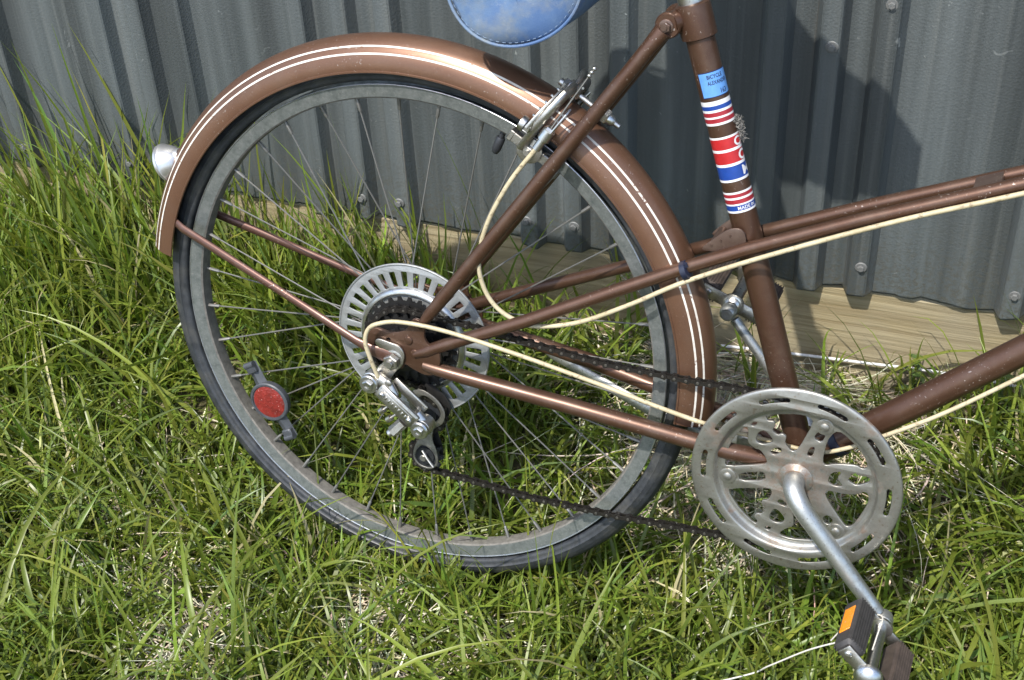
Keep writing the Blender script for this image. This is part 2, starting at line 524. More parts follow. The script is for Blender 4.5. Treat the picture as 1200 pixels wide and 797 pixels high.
def empty(name, parent=None, loc=(0, 0, 0)):
    o = bpy.data.objects.new(name, None)
    o.empty_display_size = 0.05
    COL.objects.link(o)
    o.location = loc
    if parent is not None:
        o.parent = parent
    return o

def tag(o, label=None, cat=None, group=None, kind=None):
    if label: o['label'] = label
    if cat: o['category'] = cat
    if group: o['group'] = group
    if kind: o['kind'] = kind
    return o

def smooth_poly(pts, it=1):
    """one pass of corner cutting (keeps shape, softens the corners)"""
    for _ in range(it):
        q = []
        m = len(pts)
        for i in range(m):
            a = pts[i]; b = pts[(i + 1) % m]
            q.append((a[0] * .78 + b[0] * .22, a[1] * .78 + b[1] * .22))
            q.append((a[0] * .22 + b[0] * .78, a[1] * .22 + b[1] * .78))
        pts = q
    return pts

def circle(r, n=96, c=(0, 0)):
    return [(c[0] + r * math.cos(2 * math.pi * i / n), c[1] + r * math.sin(2 * math.pi * i / n)) for i in range(n)]

def plate(name, loops, zc, thick, mat, parent, c=(0, 0), bevel=0.4):
    """flat plate with real holes: first loop outside, the others are openings (mm in the wheel plane)"""
    cu = bpy.data.curves.new(name, 'CURVE')
    cu.dimensions = '2D'; cu.fill_mode = 'BOTH'
    for lp in loops:
        sp = cu.splines.new('POLY')
        sp.points.add(len(lp) - 1)
        for p_, (x, y) in zip(sp.points, lp):
            p_.co = (x, y, 0, 1)
        sp.use_cyclic_u = True
    cu.extrude = max(thick / 2 - bevel, 0.01)
    cu.bevel_depth = bevel; cu.bevel_resolution = 1; cu.offset = -bevel
    tmp = bpy.data.objects.new(name, cu); COL.objects.link(tmp)
    dg = bpy.context.evaluated_depsgraph_get()
    me = bpy.data.meshes.new_from_object(tmp.evaluated_get(dg))
    bpy.data.objects.remove(tmp); bpy.data.curves.remove(cu)
    for v in me.vertices:
        v.co = B(c[0] + v.co.x, c[1] + v.co.y, zc + v.co.z)
    me.materials.clear(); me.materials.append(mat)
    me.name = name
    bm = bmesh.new(); bm.from_mesh(me)
    bmesh.ops.remove_doubles(bm, verts=bm.verts, dist=1e-6)
    bmesh.ops.recalc_face_normals(bm, faces=bm.faces)
    for e in bm.edges:
        if len(e.link_faces) == 2 and e.calc_face_angle(0) > R(50): e.smooth = False
    for f in bm.faces: f.smooth = len(f.verts) <= 4
    bm.to_mesh(me); bm.free()
    return link(name, me, parent)

# ------------------------------------------------------------------ ground
def sstep(a, b, x):
    t = np.clip((np.asarray(x, float) - a) / (b - a), 0, 1)
    return t * t * (3 - 2 * t)

def gz(x, y):
    x = np.asarray(x, float); y = np.asarray(y, float)
    z = -0.034 + 0.158 * sstep(0.05, 0.335, y)
    z = z + 0.006 * np.sin(x * 13.1 + 1.3) * np.sin(y * 11.7 + .4) + 0.004 * np.sin(x * 31 + y * 22)
    return z

def axis_steps(lo, hi, step, far):
    a = list(np.arange(lo, hi + 1e-6, step))
    g = step
    while a[-1] < far:
        g *= 1.5; a.append(a[-1] + g)
    g = step
    while a[0] > -far:
        g *= 1.5; a.insert(0, a[0] - g)
    return a
gx = axis_steps(-1.6, 1.6, 0.025, 120); gy = axis_steps(-1.0, 0.6, 0.025, 120)
gv = [(x, y, float(gz(np.clip(x, -2, 2), np.clip(y, -2, 2)))) for y in gy for x in gx]
nx = len(gx)
gf = [(j * nx + i, j * nx + i + 1, (j + 1) * nx + i + 1, (j + 1) * nx + i) for j in range(len(gy) - 1) for i in range(nx - 1)]
me = bpy.data.meshes.new('ground'); me.from_pydata(gv, [], gf); me.materials.append(M['soil'])
for p_ in me.polygons: p_.use_smooth = True
ground = link('ground', me); tag(ground, 'rough soil bank under the grass', 'ground', kind='structure')

# ------------------------------------------------------------------ metal wall
WX0, PER, SUB = -0.8155, 0.305, 0.0614        # middle ridge of one triple, period, ridge spacing
RIDGE_Y, FLAT_Y, SHEET_Z0, SHEET_Z1 = 0.3389, 0.3560, 0.276, 2.25
wall = empty('metal_wall', None, (0, 0.36, 0.05))
tag(wall, 'dark grey ribbed metal wall standing on a timber board behind the bicycle', 'wall')
WALL_OFF = Vector((0, -0.36, -0.05))
def W(x, y, z): return Vector((x, y, z)) + WALL_OFF

def sheet_profile(k0, k1):
    """x, y points of the sheet between two triples; three ridges then a wide pan with two low swages"""
    pts = []
    hw0, hw1, dp = 0.0185, 0.0095, FLAT_Y - RIDGE_Y
    for k in range(k0, k1):
        c = WX0 + k * PER
        for j in (-1, 0, 1):
            x = c + j * SUB
            pts += [(x - hw0, FLAT_Y), (x - hw0 + 0.0012, FLAT_Y - 0.0012), (x - hw1 - 0.001, RIDGE_Y + 0.0012), (x - hw1 + 0.001, RIDGE_Y),
                    (x + hw1 - 0.001, RIDGE_Y), (x + hw1 + 0.001, RIDGE_Y + 0.0012), (x + hw0 - 0.0012, FLAT_Y - 0.0012), (x + hw0, FLAT_Y)]
        for j in (1, 2):
            x = c + SUB + (PER - 2 * SUB) * j / 3.0
            pts += [(x - 0.016, FLAT_Y), (x - 0.007, FLAT_Y - 0.0028), (x + 0.007, FLAT_Y - 0.0028), (x + 0.016, FLAT_Y)]
    return pts

def build_sheet(k0, k1, lap):
    prof = sheet_profile(k0, k1)
    # the last ridge laps under the neighbouring sheet
    x_end = WX0 + k1 * PER - SUB
    prof += [(x_end - 0.0185, FLAT_Y), (x_end - 0.0105, RIDGE_Y + 0.0012), (x_end - 0.0085, RIDGE_Y + 0.0012), (x_end + 0.004, RIDGE_Y + 0.0012)]
    zs = [SHEET_Z0, SHEET_Z0 + 0.003] + list(np.linspace(SHEET_Z0 + 0.06, SHEET_Z1, 14))
    vs = []
    r_ = random.Random(k0 + 50)
    ph = [r_.uniform(0, 6.28) for _ in range(6)]
    for iz, z in enumerate(zs):
        for i, (x, y) in enumerate(prof):
            # slightly rippled, hand-cut lower edge and gentle oil-canning of the pans
            dz = 0.0
            if iz <= 1:
                dz = 0.0022 * math.sin(x * 61 + ph[0]) + 0.0016 * math.sin(x * 173 + ph[1])
            dy = 0.0009 * math.sin(z * 7.0 + ph[2] + x * 5) * math.sin(x * 23 + ph[3])
            vs.append(W(x, y + dy - 0.0006 * lap, z + dz))
    m = len(prof)
    fs = [(a * m + i, a * m + i + 1, (a + 1) * m + i + 1, (a + 1) * m + i) for a in range(len(zs) - 1) for i in range(m - 1)]
    me = bpy.data.meshes.new('metal_sheet'); me.from_pydata(vs, [], fs); me.materials.append(M['sheet'])
    bm = bmesh.new(); bm.from_mesh(me)
    for f in bm.faces: f.smooth = True
    for e in bm.edges:
        if len(e.link_faces) == 2 and e.calc_face_angle(0) > R(24): e.smooth = False
    bm.to_mesh(me); bm.free()
    o = link('metal_sheet', me, wall)
    so = o.modifiers.new('gauge', 'SOLIDIFY'); so.thickness = 0.0009; so.offset = 1.0
    return o
for i, k0 in enumerate((-5, -2, 1, 4, 7)):
    build_sheet(k0, k0 + 3, i % 2)

# screws along the bottom rail and a few higher up
def screw_mesh():
    b = MB(lambda x, y, z: Vector((x, y, z)) * 0.001)
    b.lathe((0, 0, 0), (0, -1, 0), [(7.2, 0), (7.4, 0.8), (6.4, 1.8)], 20)
    b.hexnut((0, -1.8, 0), (0, -1, 0), 4.3, 3.6)
    return b.mesh('screw', M['screw'])
sm = screw_mesh()
for k in range(-4, 9):
    for j in (-1, 0, 1):
        if (k * 3 + j) % 7 == 5: continue
        x = WX0 + k * PER + j * SUB
        o = link('screw', sm, wall, Matrix.Translation(W(x + random.uniform(-.004, .004), RIDGE_Y - 0.0006, 0.311 + random.uniform(-.004, .006) + 0.004 * k * 0.25)) @ Matrix.Rotation(random.uniform(0, 3), 4, 'Y'))
for x, z in ((0.4075, 0.605), (0.4665, 0.661), (-0.206, 0.62), (0.7095, 0.63), (-0.5105, 0.60)):
    link('screw', sm, wall, Matrix.Translation(W(x, RIDGE_Y - 0.0006, z)) @ Matrix.Rotation(random.uniform(0, 3), 4, 'Y'))

# timber boards at the foot of the wall
def board(x0, x1, z0, z1, y0, y1):
    n = int((x1 - x0) / 0.05)
    vs = []; sec = [(y0 + .002, z0), (y0, z0 + .003), (y0, z1 - .004), (y0 + .004, z1), (y1, z1), (y1, z0)]
    for i in range(n + 1):
        x = x0 + (x1 - x0) * i / n
        w = 0.0012 * math.sin(x * 9) + 0.0007 * math.sin(x * 41)
        for y, z in sec: vs.append(W(x, y + (w if y < y1 else 0), z + w * .6))
    m = 6
    fs = [(i * m + j, i * m + (j + 1) % m, (i + 1) * m + (j + 1) % m, (i + 1) * m + j) for i in range(n) for j in range(m)]
    fs += [tuple(range(m)), tuple(range(n * m + m - 1, n * m - 1, -1))]
    me = bpy.data.meshes.new('timber_board'); me.from_pydata(vs, [], fs); me.materials.append(M['wood'])
    bm = bmesh.new(); bm.from_mesh(me); bmesh.ops.recalc_face_normals(bm, faces=bm.faces); bm.to_mesh(me); bm.free()
    o = link('timber_board', me, wall)
    o['label'] = 'weathered pale timber board under the metal sheets'
board(-2.35, 1.15, 0.02, 0.2745, 0.3592, 0.40)
board(1.153, 2.6, 0.02, 0.2745, 0.3596, 0.40)

# ------------------------------------------------------------------ bicycle
bike = empty('bicycle')
tag(bike, 'old copper brown bicycle leaning against the grey ribbed metal wall', 'bicycle')
Wm = Matrix(((0.99911216, 0.0249599, -0.03393953), (-0.03739114, 0.15417669, -0.98733553), (-0.01941111, 0.98772798, 0.15497308)))
ex = Wm @ Vector((1, 0, 0)); ey = Wm @ Vector((0, 1, 0)); ez = Wm @ Vector((0, 0, 1))
rotb = Matrix((ex, -ez, ey)).transposed().to_4x4()
bike.matrix_world = Matrix.Translation(Wm @ Vector((-0.00652, 0, 0))) @ rotb

def RotXY(p, ang):
    """matrix: rotate by ang (deg, counter-clockwise seen from the chain side) and move to p"""
    return Matrix.Translation(B(*p)) @ Matrix.Rotation(-R(ang), 4, 'Y')
C0 = lambda x, y, z: Vector((x, -z, y)) * 0.001       # mesh centred on its own origin

# ---- wheels
def tyre_profile():
    pr_ = []
    for i in range(29):
        a = -130 + 260 * i / 28.0
        r = 315.2 + 14.8 * math.cos(R(a)); z = 15.0 * math.sin(R(a))
        rib = 0.0
        if abs(a) < 62: rib = 0.8 if (i % 2) else -0.5
        if 84 < abs(a) < 96: rib = 0.9
        if 100 < abs(a) < 108: rib = -1.4
        pr_.append((r + rib * math.cos(R(a)), z + rib * math.sin(R(a))))
    return pr_
def rim_profile():
    return [(287.5, -9.6), (300, -11.2), (301.6, -11.4), (301.6, -9.6), (296, -8.2), (293, 0), (296, 8.2), (301.6, 9.6), (301.6, 11.4),
            (300, 11.2), (287.5, 9.6), (285.8, 8.2), (284.9, 0.0), (285.8, -8.2)]

def build_wheel(name, axle_x, zr=11.0, zl=34.0):
    w = empty(name, bike)
    w.location = B(axle_x, 0, 0)
    def part(b, nm, mat, **kw):
        me = b.mesh(nm, mat, **kw)
        return link(nm, me, w)
    t = MB(C0); t.revolve(tyre_profile(), 176); part(t, 'tyre', M['tyre'], auto=70)
    t = MB(C0); t.revolve(rim_profile(), 176); rm = part(t, 'rim', [M['rim'], M['rim_dust']], auto=30)
    for f_ in rm.data.polygons:
        if math.hypot(f_.center.x, f_.center.z) < 0.2868: f_.material_index = 1
    t = MB(C0); t.revolve([(300.5, 11.0), (301.0, 11.9), (301.6, 12.1), (302.3, 11.6), (302.3, 11.0)], 176); part(t, 'rim_lip', M['rim_lip'])
    # hub
    t = MB(C0)
    t.lathe((0, 0, 0), (0, 0, 1), [(9, -zl - 4), (10, -zl - 1.4), (21, -zl - 1.2), (21, -zl + 1.2), (11, -zl + 3), (8.5, -zl + 10), (8.5, zr - 8), (11, zr - 3), (21, zr - 1.2), (21, zr + 1.2), (10, zr + 1.4), (9, zr + 4)], 28)
    part(t, 'hub', M['derail'])
    # spokes: four mesh kinds, shared
    meshes = {}
    for side in (1, -1):
        for lead in (1, -1):
            b = MB(C0)
            zf = side * ((zr if side > 0 else zl) + (1.5 if lead > 0 else -1.5))
            ah = R(lead * 62)
            h_ = Vector((18.5 * math.cos(ah), 18.5 * math.sin(ah), zf))
            e_ = Vector((286.5, 0, side * 1.6))
            d_ = (h_ - e_).normalized()
            b.tube([h_, e_ + d_ * 16], 0.92, 6, False)
            b.tube([e_ + d_ * 17, e_ + d_ * 15.5, e_ + d_ * 2, e_ - d_ * 2], [1.3, 2.0, 2.15, 2.3], 8)
            b.lathe(h_ - Vector((0, 0, 1.2)), (0, 0, 1), [(1.9, 0), (1.9, 2.4)], 8)
            meshes[(side, lead)] = b.mesh('spoke', M['spoke'])
    for k in range(36):
        side = 1 if k % 2 == 0 else -1
        lead = 1 if (k // 2) % 2 == 0 else -1
        link('spoke', meshes[(side, lead)], w, Matrix.Rotation(-R(4.9 + 10 * k), 4, 'Y'))
    return w
rear = build_wheel('rear_wheel', 0)
# valve
b = MB(C0)
va = R(69.6)
d = Vector((math.cos(va), math.sin(va), 0))
b.tube([d * 288, d * 276], 3.2, 10); b.tube([d * 276, d * 274, d * 262, d * 258, d * 256], [4.4, 5.2, 5.0, 4.0, 3.0], 12)
link('valve', b.mesh('valve', M['black']), rear)
front = build_wheel('front_wheel', 1060, 27.0, 27.0)
b = MB(C0); b.tube([d * 288, d * 276], 3.2, 10); b.tube([d * 276, d * 274, d * 262, d * 258, d * 256], [4.4, 5.2, 5.0, 4.0, 3.0], 12)
link('valve', b.mesh('valve', M['black']), front)

# ---- frame
frame = empty('frame', bike)
SA = Vector((-0.3366063, 0.94164547, 0)); SBASE = Vector((447.0, -21.0, 0)); SF = Vector((0.94164547, 0.3366063, 0)); SZ = Vector((0, 0, 1))
def S(u, th=0.0, r=0.0):
    """point on the seat tube: u along the axis, th (deg) round it"""
    return SBASE + SA * u + (SZ * math.cos(R(th)) + SF * math.sin(R(th))) * r
def ftube(name, pts, r, mat='brown', n=18, **kw):
    return MB().tube(pts, r, n, **kw).build(name, M[mat], frame)
seat_tube = ftube('seat_tube', [S(-30), S(0), S(150), S(300), S(450)], 14.3, n=32)
b = MB(); b.lathe(S(441), SA, [(15.0, 0), (17.6, 1.2), (17.8, 6), (17.8, 28), (17.3, 33), (15.2, 34.5), (13.4, 34.5)], 32)
for s in (1, -1):   # binder ears and flattened stay tops
    b.tube([S(462, 200, 8), Vector((272, 408, s * 15))], [12, 11], 14)
    b.lathe((270.5, 406.5, s * 12), (0, 0, s), [(12.5, 0), (12.8, 1), (12.8, 6.5), (11.5, 8)], 22)
b.build('seat_lug', M['brown'], frame)
for s in (1, -1):
    b = MB(); b.lathe((269.5, 405.8, s * 20), (0, 0, s), [(7.2, 0), (7.2, 1.2), (6.4, 1.6)], 20); b.hexnut((269.5, 405.8, s * 21.5), (0, 0, s), 5.4, 4.2)
    b.lathe((269.5, 405.8, s * 25.6), (0, 0, s), [(2.6, 0), (2.4, 1.6)], 12)
    b.build('binder_bolt', M['dark_steel'] if s < 0 else M['brown_dusty'], frame)
for s in (1, -1):
    ftube('seat_stay', [(30, 46, s * 61), (40, 62, s * 60), (52, 80, s * 58.5), (150, 226, s * 43), (240, 361, s * 27), (256, 386, s * 24), (267, 402, s * 22)],
          [4.5, 6.6, 7.4, 7.8, 7.8, 7.6, 9.0], flat=[1.3, 1.1, 1, 1, 1, 1.0, 0.6])
    ftube('chain_stay', [(34, -2, s * 61), (50, -4, s * 60), (80, -7, s * 58), (200, -17, s * 51), (330, -33, s * 38), (385, -40, s * 32), (445, -48, s * 16)],
          [5.6, 7.6, 8.4, 9.2, 9.6, 9.6, 9.6], flat=[0.9, 1, 1, 1, 1, 1, 1])
    ftube('twin_top_tube', [(24, 10, s * 61), (38, 17, s * 60.5), (60, 29, s * 58.5), (150, 75, s * 50), (260, 134, s * 33), (320, 166, s * 24.5), (372, 193, s * 21.5), (480, 245, s * 18.2), (616, 306, s * 16.0), (905, 437, s * 12)],
          [5.4, 6.8, 7.2, 7.2, 7.2, 7.2, 7.2, 7.2, 7.2, 7.2])
ftube('down_tube', [(462, -44, 0), (520, 10, 0), (650, 132, 0), (930, 394, 0)], 14.6, n=28)
b = MB(); b.lathe((456.9, -50, -36), (0, 0, 1), [(20, 0), (22.5, 1), (22.5, 71), (20, 72)], 36); b.build('bottom_bracket_shell', M['brown'], frame)
b = MB(); b.lathe((890, 505, 0), (0.36, -0.933, 0), [(17, 0), (18, 2), (18, 8), (16.5, 10), (16.5, 130), (18, 132), (18, 140), (17, 142)], 30); b.build('head_tube', M['brown'], frame)
ftube('fork', [(938, 380, 0), (945, 362, 0)], 17)
for s in (1, -1):
    ftube('fork_blade', [(943, 368, s * 8), (950, 350, s * 26), (985, 240, s * 38), (1025, 90, s * 44), (1048, 25, s * 47), (1060, 0, s * 48)], [11, 10.5, 10, 8, 6.5, 6], flat=[1] * 6)
# stay bridges
ftube('stay_bridge', [(191, 287, -37), (191, 287, 37)], 5.5)
ftube('stay_bridge', [(352, -36, -34), (352, -36, 34)], 6.0)
# plate where the twin tubes pass the seat tube
plate('tube_gusset', [smooth_poly([(-34, -16), (-22, -2), (-6, 14), (8, 16), (14, 2), (6, -8), (-14, -14)], 2)], 20, 2.2, M['brown_dusty'], frame, (358, 198))
plate('tube_gusset', [smooth_poly([(-34, -16), (-22, -2), (-6, 14), (8, 16), (14, 2), (6, -8), (-14, -14)], 2)], -20, 2.2, M['brown_dusty'], frame, (358, 198))
b = MB()
for x, y in ((336, 190), (345, 197), (354, 204), (349, 190)):
    b.lathe((x, y, 21), (0, 0, 1), [(1.6, 0), (1.2, 1.0)], 8)
b.tube([(338, 190, -20), (338, 190, 20)], 5); b.tube([(364, 204, -20), (364, 204, 20)], 5)
b.build('gusset_rivets', M['brown_dusty'], frame)
b = MB(); b.box((586, 297, 0), 26, 5, 30, ((0.91, 0.41, 0), (-0.41, 0.91, 0), (0, 0, 1))); b.build('tube_brace', M['brown_dusty'], frame)
# dropouts
DR = [(-41, 19), (-38, 29), (-24, 34), (-10, 31), (4, 34), (15, 40), (22, 57), (38, 52), (35, 36), (40, 26), (54, 24), (56, 8), (52, -9), (38, -14), (22, -9), (12, -4), (9, -13), (-9, -13), (-13, 1), (-28, 5)]
for s in (1, -1):
    plate('dropout', [smooth_poly(DR, 2), circle(2.6, 14, (-8, 22))], s * 61, 4.6, M['brown'], frame, (0, 0), 0.6)
    b = MB()
    for x, y in ((17, 27), (25, 12)):
        b.lathe((x, y, s * 62.8), (0, 0, s), [(5.2, 0), (5.2, 1.4), (4.4, 2.4), (2.0, 2.9)], 18)
    b.build('dropout_rivet', M['brown'], frame)

# ---- decals on the seat tube
def band(u1, u0, mat, r=14.52, th0=-180, th1=180, name='decal_band'):
    n = 40 if th1 - th0 > 300 else 24
    vs = []; fs = []
    for i in range(n + 1):
        th = th0 + (th1 - th0) * i / n
        vs += [S(u0, th, r), S(u1, th, r)]
    for i in range(n):
        fs.append((2 * i, 2 * i + 2, 2 * i + 3, 2 * i + 1))
    return MB().add(vs, fs).build(name, M[mat], frame)
for u1, u0, c in [(380, 375.4, 'dec_white'), (375.4, 371.2, 'dec_blue'), (371.2, 368.7, 'dec_white'), (368.7, 364.4, 'dec_red'), (364.4, 362.4, 'dec_white'), (362.4, 358, 'dec_red'), (358, 355.6, 'dec_white'),
                  (343.2, 341, 'dec_white'), (341, 330, 'dec_brightred'), (330, 327.2, 'dec_white'), (327.2, 315, 'dec_brightred'), (315, 312.2, 'dec_white'), (312.2, 298.6, 'dec_blue'), (298.6, 296.2, 'dec_white'),
                  (285.4, 283.2, 'dec_white'), (283.2, 279.6, 'dec_red'), (279.6, 277.4, 'dec_white'), (277.4, 272.9, 'dec_red'), (272.9, 271.2, 'dec_white'), (271.2, 265.6, 'dec_blue'), (265.6, 263.4, 'dec_white')]:
    band(u1, u0, c)
band(409.2, 383.4, 'ink', 14.50, -30, 152, 'label_border')
band(408.2, 384.4, 'label_blue', 14.58, -27, 149, 'blue_label')

def wrap_text(txt, u_base, th_left, height, mat, r=14.68, squeeze=1.0, name='lettering', bold=0.0):
    cu = bpy.data.curves.new(name, 'FONT')
    cu.body = txt; cu.size = 1.0; cu.offset = bold; cu.resolution_u = 3
    tmp = bpy.data.objects.new(name, cu); COL.objects.link(tmp)
    dg = bpy.context.evaluated_depsgraph_get()
    me = bpy.data.meshes.new_from_object(tmp.evaluated_get(dg))
    bpy.data.objects.remove(tmp); bpy.data.curves.remove(cu)
    bm = bmesh.new(); bm.from_mesh(me)
    bmesh.ops.subdivide_edges(bm, edges=[e for e in bm.edges if e.calc_length() > 0.25], cuts=2)
    bmesh.ops.triangulate(bm, faces=bm.faces)
    k = height / 0.72
    for v in bm.verts:
        th = th_left + math.degrees(v.co.x * k * squeeze / r)
        v.co = B(*S(u_base + v.co.y * k, th, r))
    bm.to_mesh(me); bm.free()
    me.materials.clear(); me.materials.append(M[mat])
    return link(name, me, frame)
wrap_text('BICYCLE', 402.2, 4, 3.9, 'ink', squeeze=0.8, bold=0.022)
wrap_text('ALEXANDER', 396.2, 3, 3.7, 'ink', squeeze=0.74, bold=0.022)
wrap_text('163', 386.2, 44, 4.8, 'ink', squeeze=0.8, bold=0.022)
wrap_text('C', 331.0, 50, 9.0, 'dec_white', squeeze=1.1, bold=0.03)
wrap_text('C', 316.0, 56, 10.0, 'dec_white', squeeze=1.1, bold=0.03)
wrap_text('M', 300.6, 56, 10.0, 'dec_white', squeeze=1.25, bold=0.012)
wrap_text('MADE IN', 266.6, 2, 3.6, 'dec_white', squeeze=1.0, bold=0.012)

# ---- fender
def fsec(ph, extra=0.0):
    return (322 + (32 + extra) * math.sin(R(ph)), (27 + extra) * math.cos(R(ph)))
def fender_mesh(a0, a1, cx, name):
    b = MB()
    outer = [fsec(p) for p in np.linspace(-6, 186, 30)]
    inner = [fsec(p, -1.3) for p in np.linspace(186, -6, 30)]
    b.revolve(outer + inner, 120, a0, a1, (cx, 0))
    for s in (1, -1):
        b.revolve([(319.5 + 1.6 * math.cos(R(q)), s * (26.6 + 1.6 * math.sin(R(q)))) for q in range(0, 360, 60)], 120, a0, a1, (cx, 0))
    return b
fender = fender_mesh(-4.5, 171.6, 0, 'rear_fender').build('rear_fender', M['brown_fender'], bike, auto=50)
for p0, p1 in ((28.0, 32.0), (43.6, 47.8)):
    b = MB(); b.revolve([fsec(p0, 0.4), fsec((p0 + p1) / 2, 0.45), fsec(p1, 0.4)], 120, -4.5, 171.4, closed_prof=False)
    b.build('pinstripe', M['white_line'], fender)
for p0, p1 in ((148.0, 152.0), (132.2, 136.4)):
    b = MB(); b.revolve([fsec(p0, 0.4), fsec((p0 + p1) / 2, 0.45), fsec(p1, 0.4)], 120, -4.5, 171.4, closed_prof=False)
    b.build('pinstripe', M['white_line'], fender)
ff = fender_mesh(8, 150, 1060, 'front_fender').build('front_fender', M['brown_fender'], bike, auto=50)
for s in (1, -1):
    b = MB(); b.tube([(-309, 93.2, s * 22.5), (-304, 91.8, s * 25.2), (-294, 88.5, s * 28.6), (-120, 34.5, s * 53), (-48, 12.5, s * 65), (-30, 6, s * 66), (-14, 3, s * 66.5), (2, 0, s * 66.5)],
                     [4.6, 5.6, 5.4, 5.0, 5.2, 6.6, 8.5, 8.5], 12, flat=[0.5, 0.35, 0.7, 0.75, 0.7, 0.35, 0.22, 0.22])
    b.build('fender_stay', M['stay_paint'], bike)
# tail reflector housing
b = MB(); ax = Vector((-0.90, -0.43, 0.05)).normalized()
b.lathe((-310.5, 163.5, 0), ax, [(9, -4), (13, 0), (17, 5), (20, 11), (21.8, 16), (22.2, 16.4), (23.0, 17), (23.2, 20), (22.4, 21), (20.6, 21.2), (20.2, 20.4), (12, 23), (5, 24.2), (0.1, 24.6)], 40)
tail = b.build('tail_reflector', M['satin'], bike, auto=32)
b = MB(); b.tube([(-306, 168, 0), (-314, 164, 0)], [9, 12], 14); b.build('bracket', M['satin'], tail)

# ---- axle nuts
for s in (1, -1):
    b = MB()
    b.lathe((0, 0, s * 64), (0, 0, s), [(11.5, 0), (11.5, 3.0), (10.5, 3.4)], 24)
    b.hexnut((0, 0, s * 68.5), (0, 0, s), 9.4, 8.5)
    b.lathe((0, 0, s * 76), (0, 0, s), [(4.8, 0), (4.8, 4.2), (4.2, 5)], 16)
    b.build('axle_nut', M['derail'], bike)

# ---- spoke protector disc
a_slots = []
NS = 34
for k in range(NS):
    a = 360.0 / NS * k + 87.1
    q = []
    for r_, s_, hw_ in ((67.0, -1, 2.5), (67.0, 1, 2.5), (68.2, 1, 2.9), (84.4, 1, 3.7), (85.6, 1, 3.2), (85.6, -1, 3.2), (84.4, -1, 3.7), (68.2, -1, 2.9)):
        h_ = math.degrees(hw_ / r_)
        q.append((r_ * math.cos(R(a + s_ * h_)), r_ * math.sin(R(a + s_ * h_))))
    a_slots.append(q)
disc = plate('spoke_protector', [circle(94.5, 120)] + a_slots + [circle(40, 60)], 15, 1.6, M['disc'], bike, (0, 0), 0.3)
b = MB(); b.revolve([(93.2, 15), (93.6, 16.6), (94.8, 17), (95.6, 16), (95.4, 14)], 120); b.build('rolled_edge', M['disc'], disc)
b = MB(); b.revolve([(66.2, 15.6), (65.0, 18.5), (62.6, 20.6), (60.0, 20.8), (58.2, 19), (57.8, 16)], 100, closed_prof=False); b.build('pressed_ring', M['chrome'], disc)

# ---- freewheel
fw_ = empty('freewheel', bike)
for z, nt in ((24.2, 28), (29.4, 24), (34.6, 20), (39.8, 17), (45.0, 14)):
    rp = 12.7 / (2 * math.sin(math.pi / nt))
    prof = []
    for k in range(nt):
        for da, dr in ((-0.5, -3.3), (-0.28, -2.9), (-0.12, 2.4), (0.12, 2.4), (0.28, -2.9)):
            a = 2 * math.pi * (k + da) / nt
            prof.append(((rp + dr) * math.cos(a), (rp + dr) * math.sin(a)))
    b = MB(); b.prism(prof, z - 0.9, z + 0.9); b.build('cog', M['dark_steel'], fw_, smooth=False)
b = MB(); b.lathe((0, 0, 20), (0, 0, 1), [(30, 0), (30, 8), (26, 26), (20, 28), (18, 30), (11, 30.5), (9, 34)], 30); b.build('freewheel_body', M['dark_steel'], fw_)

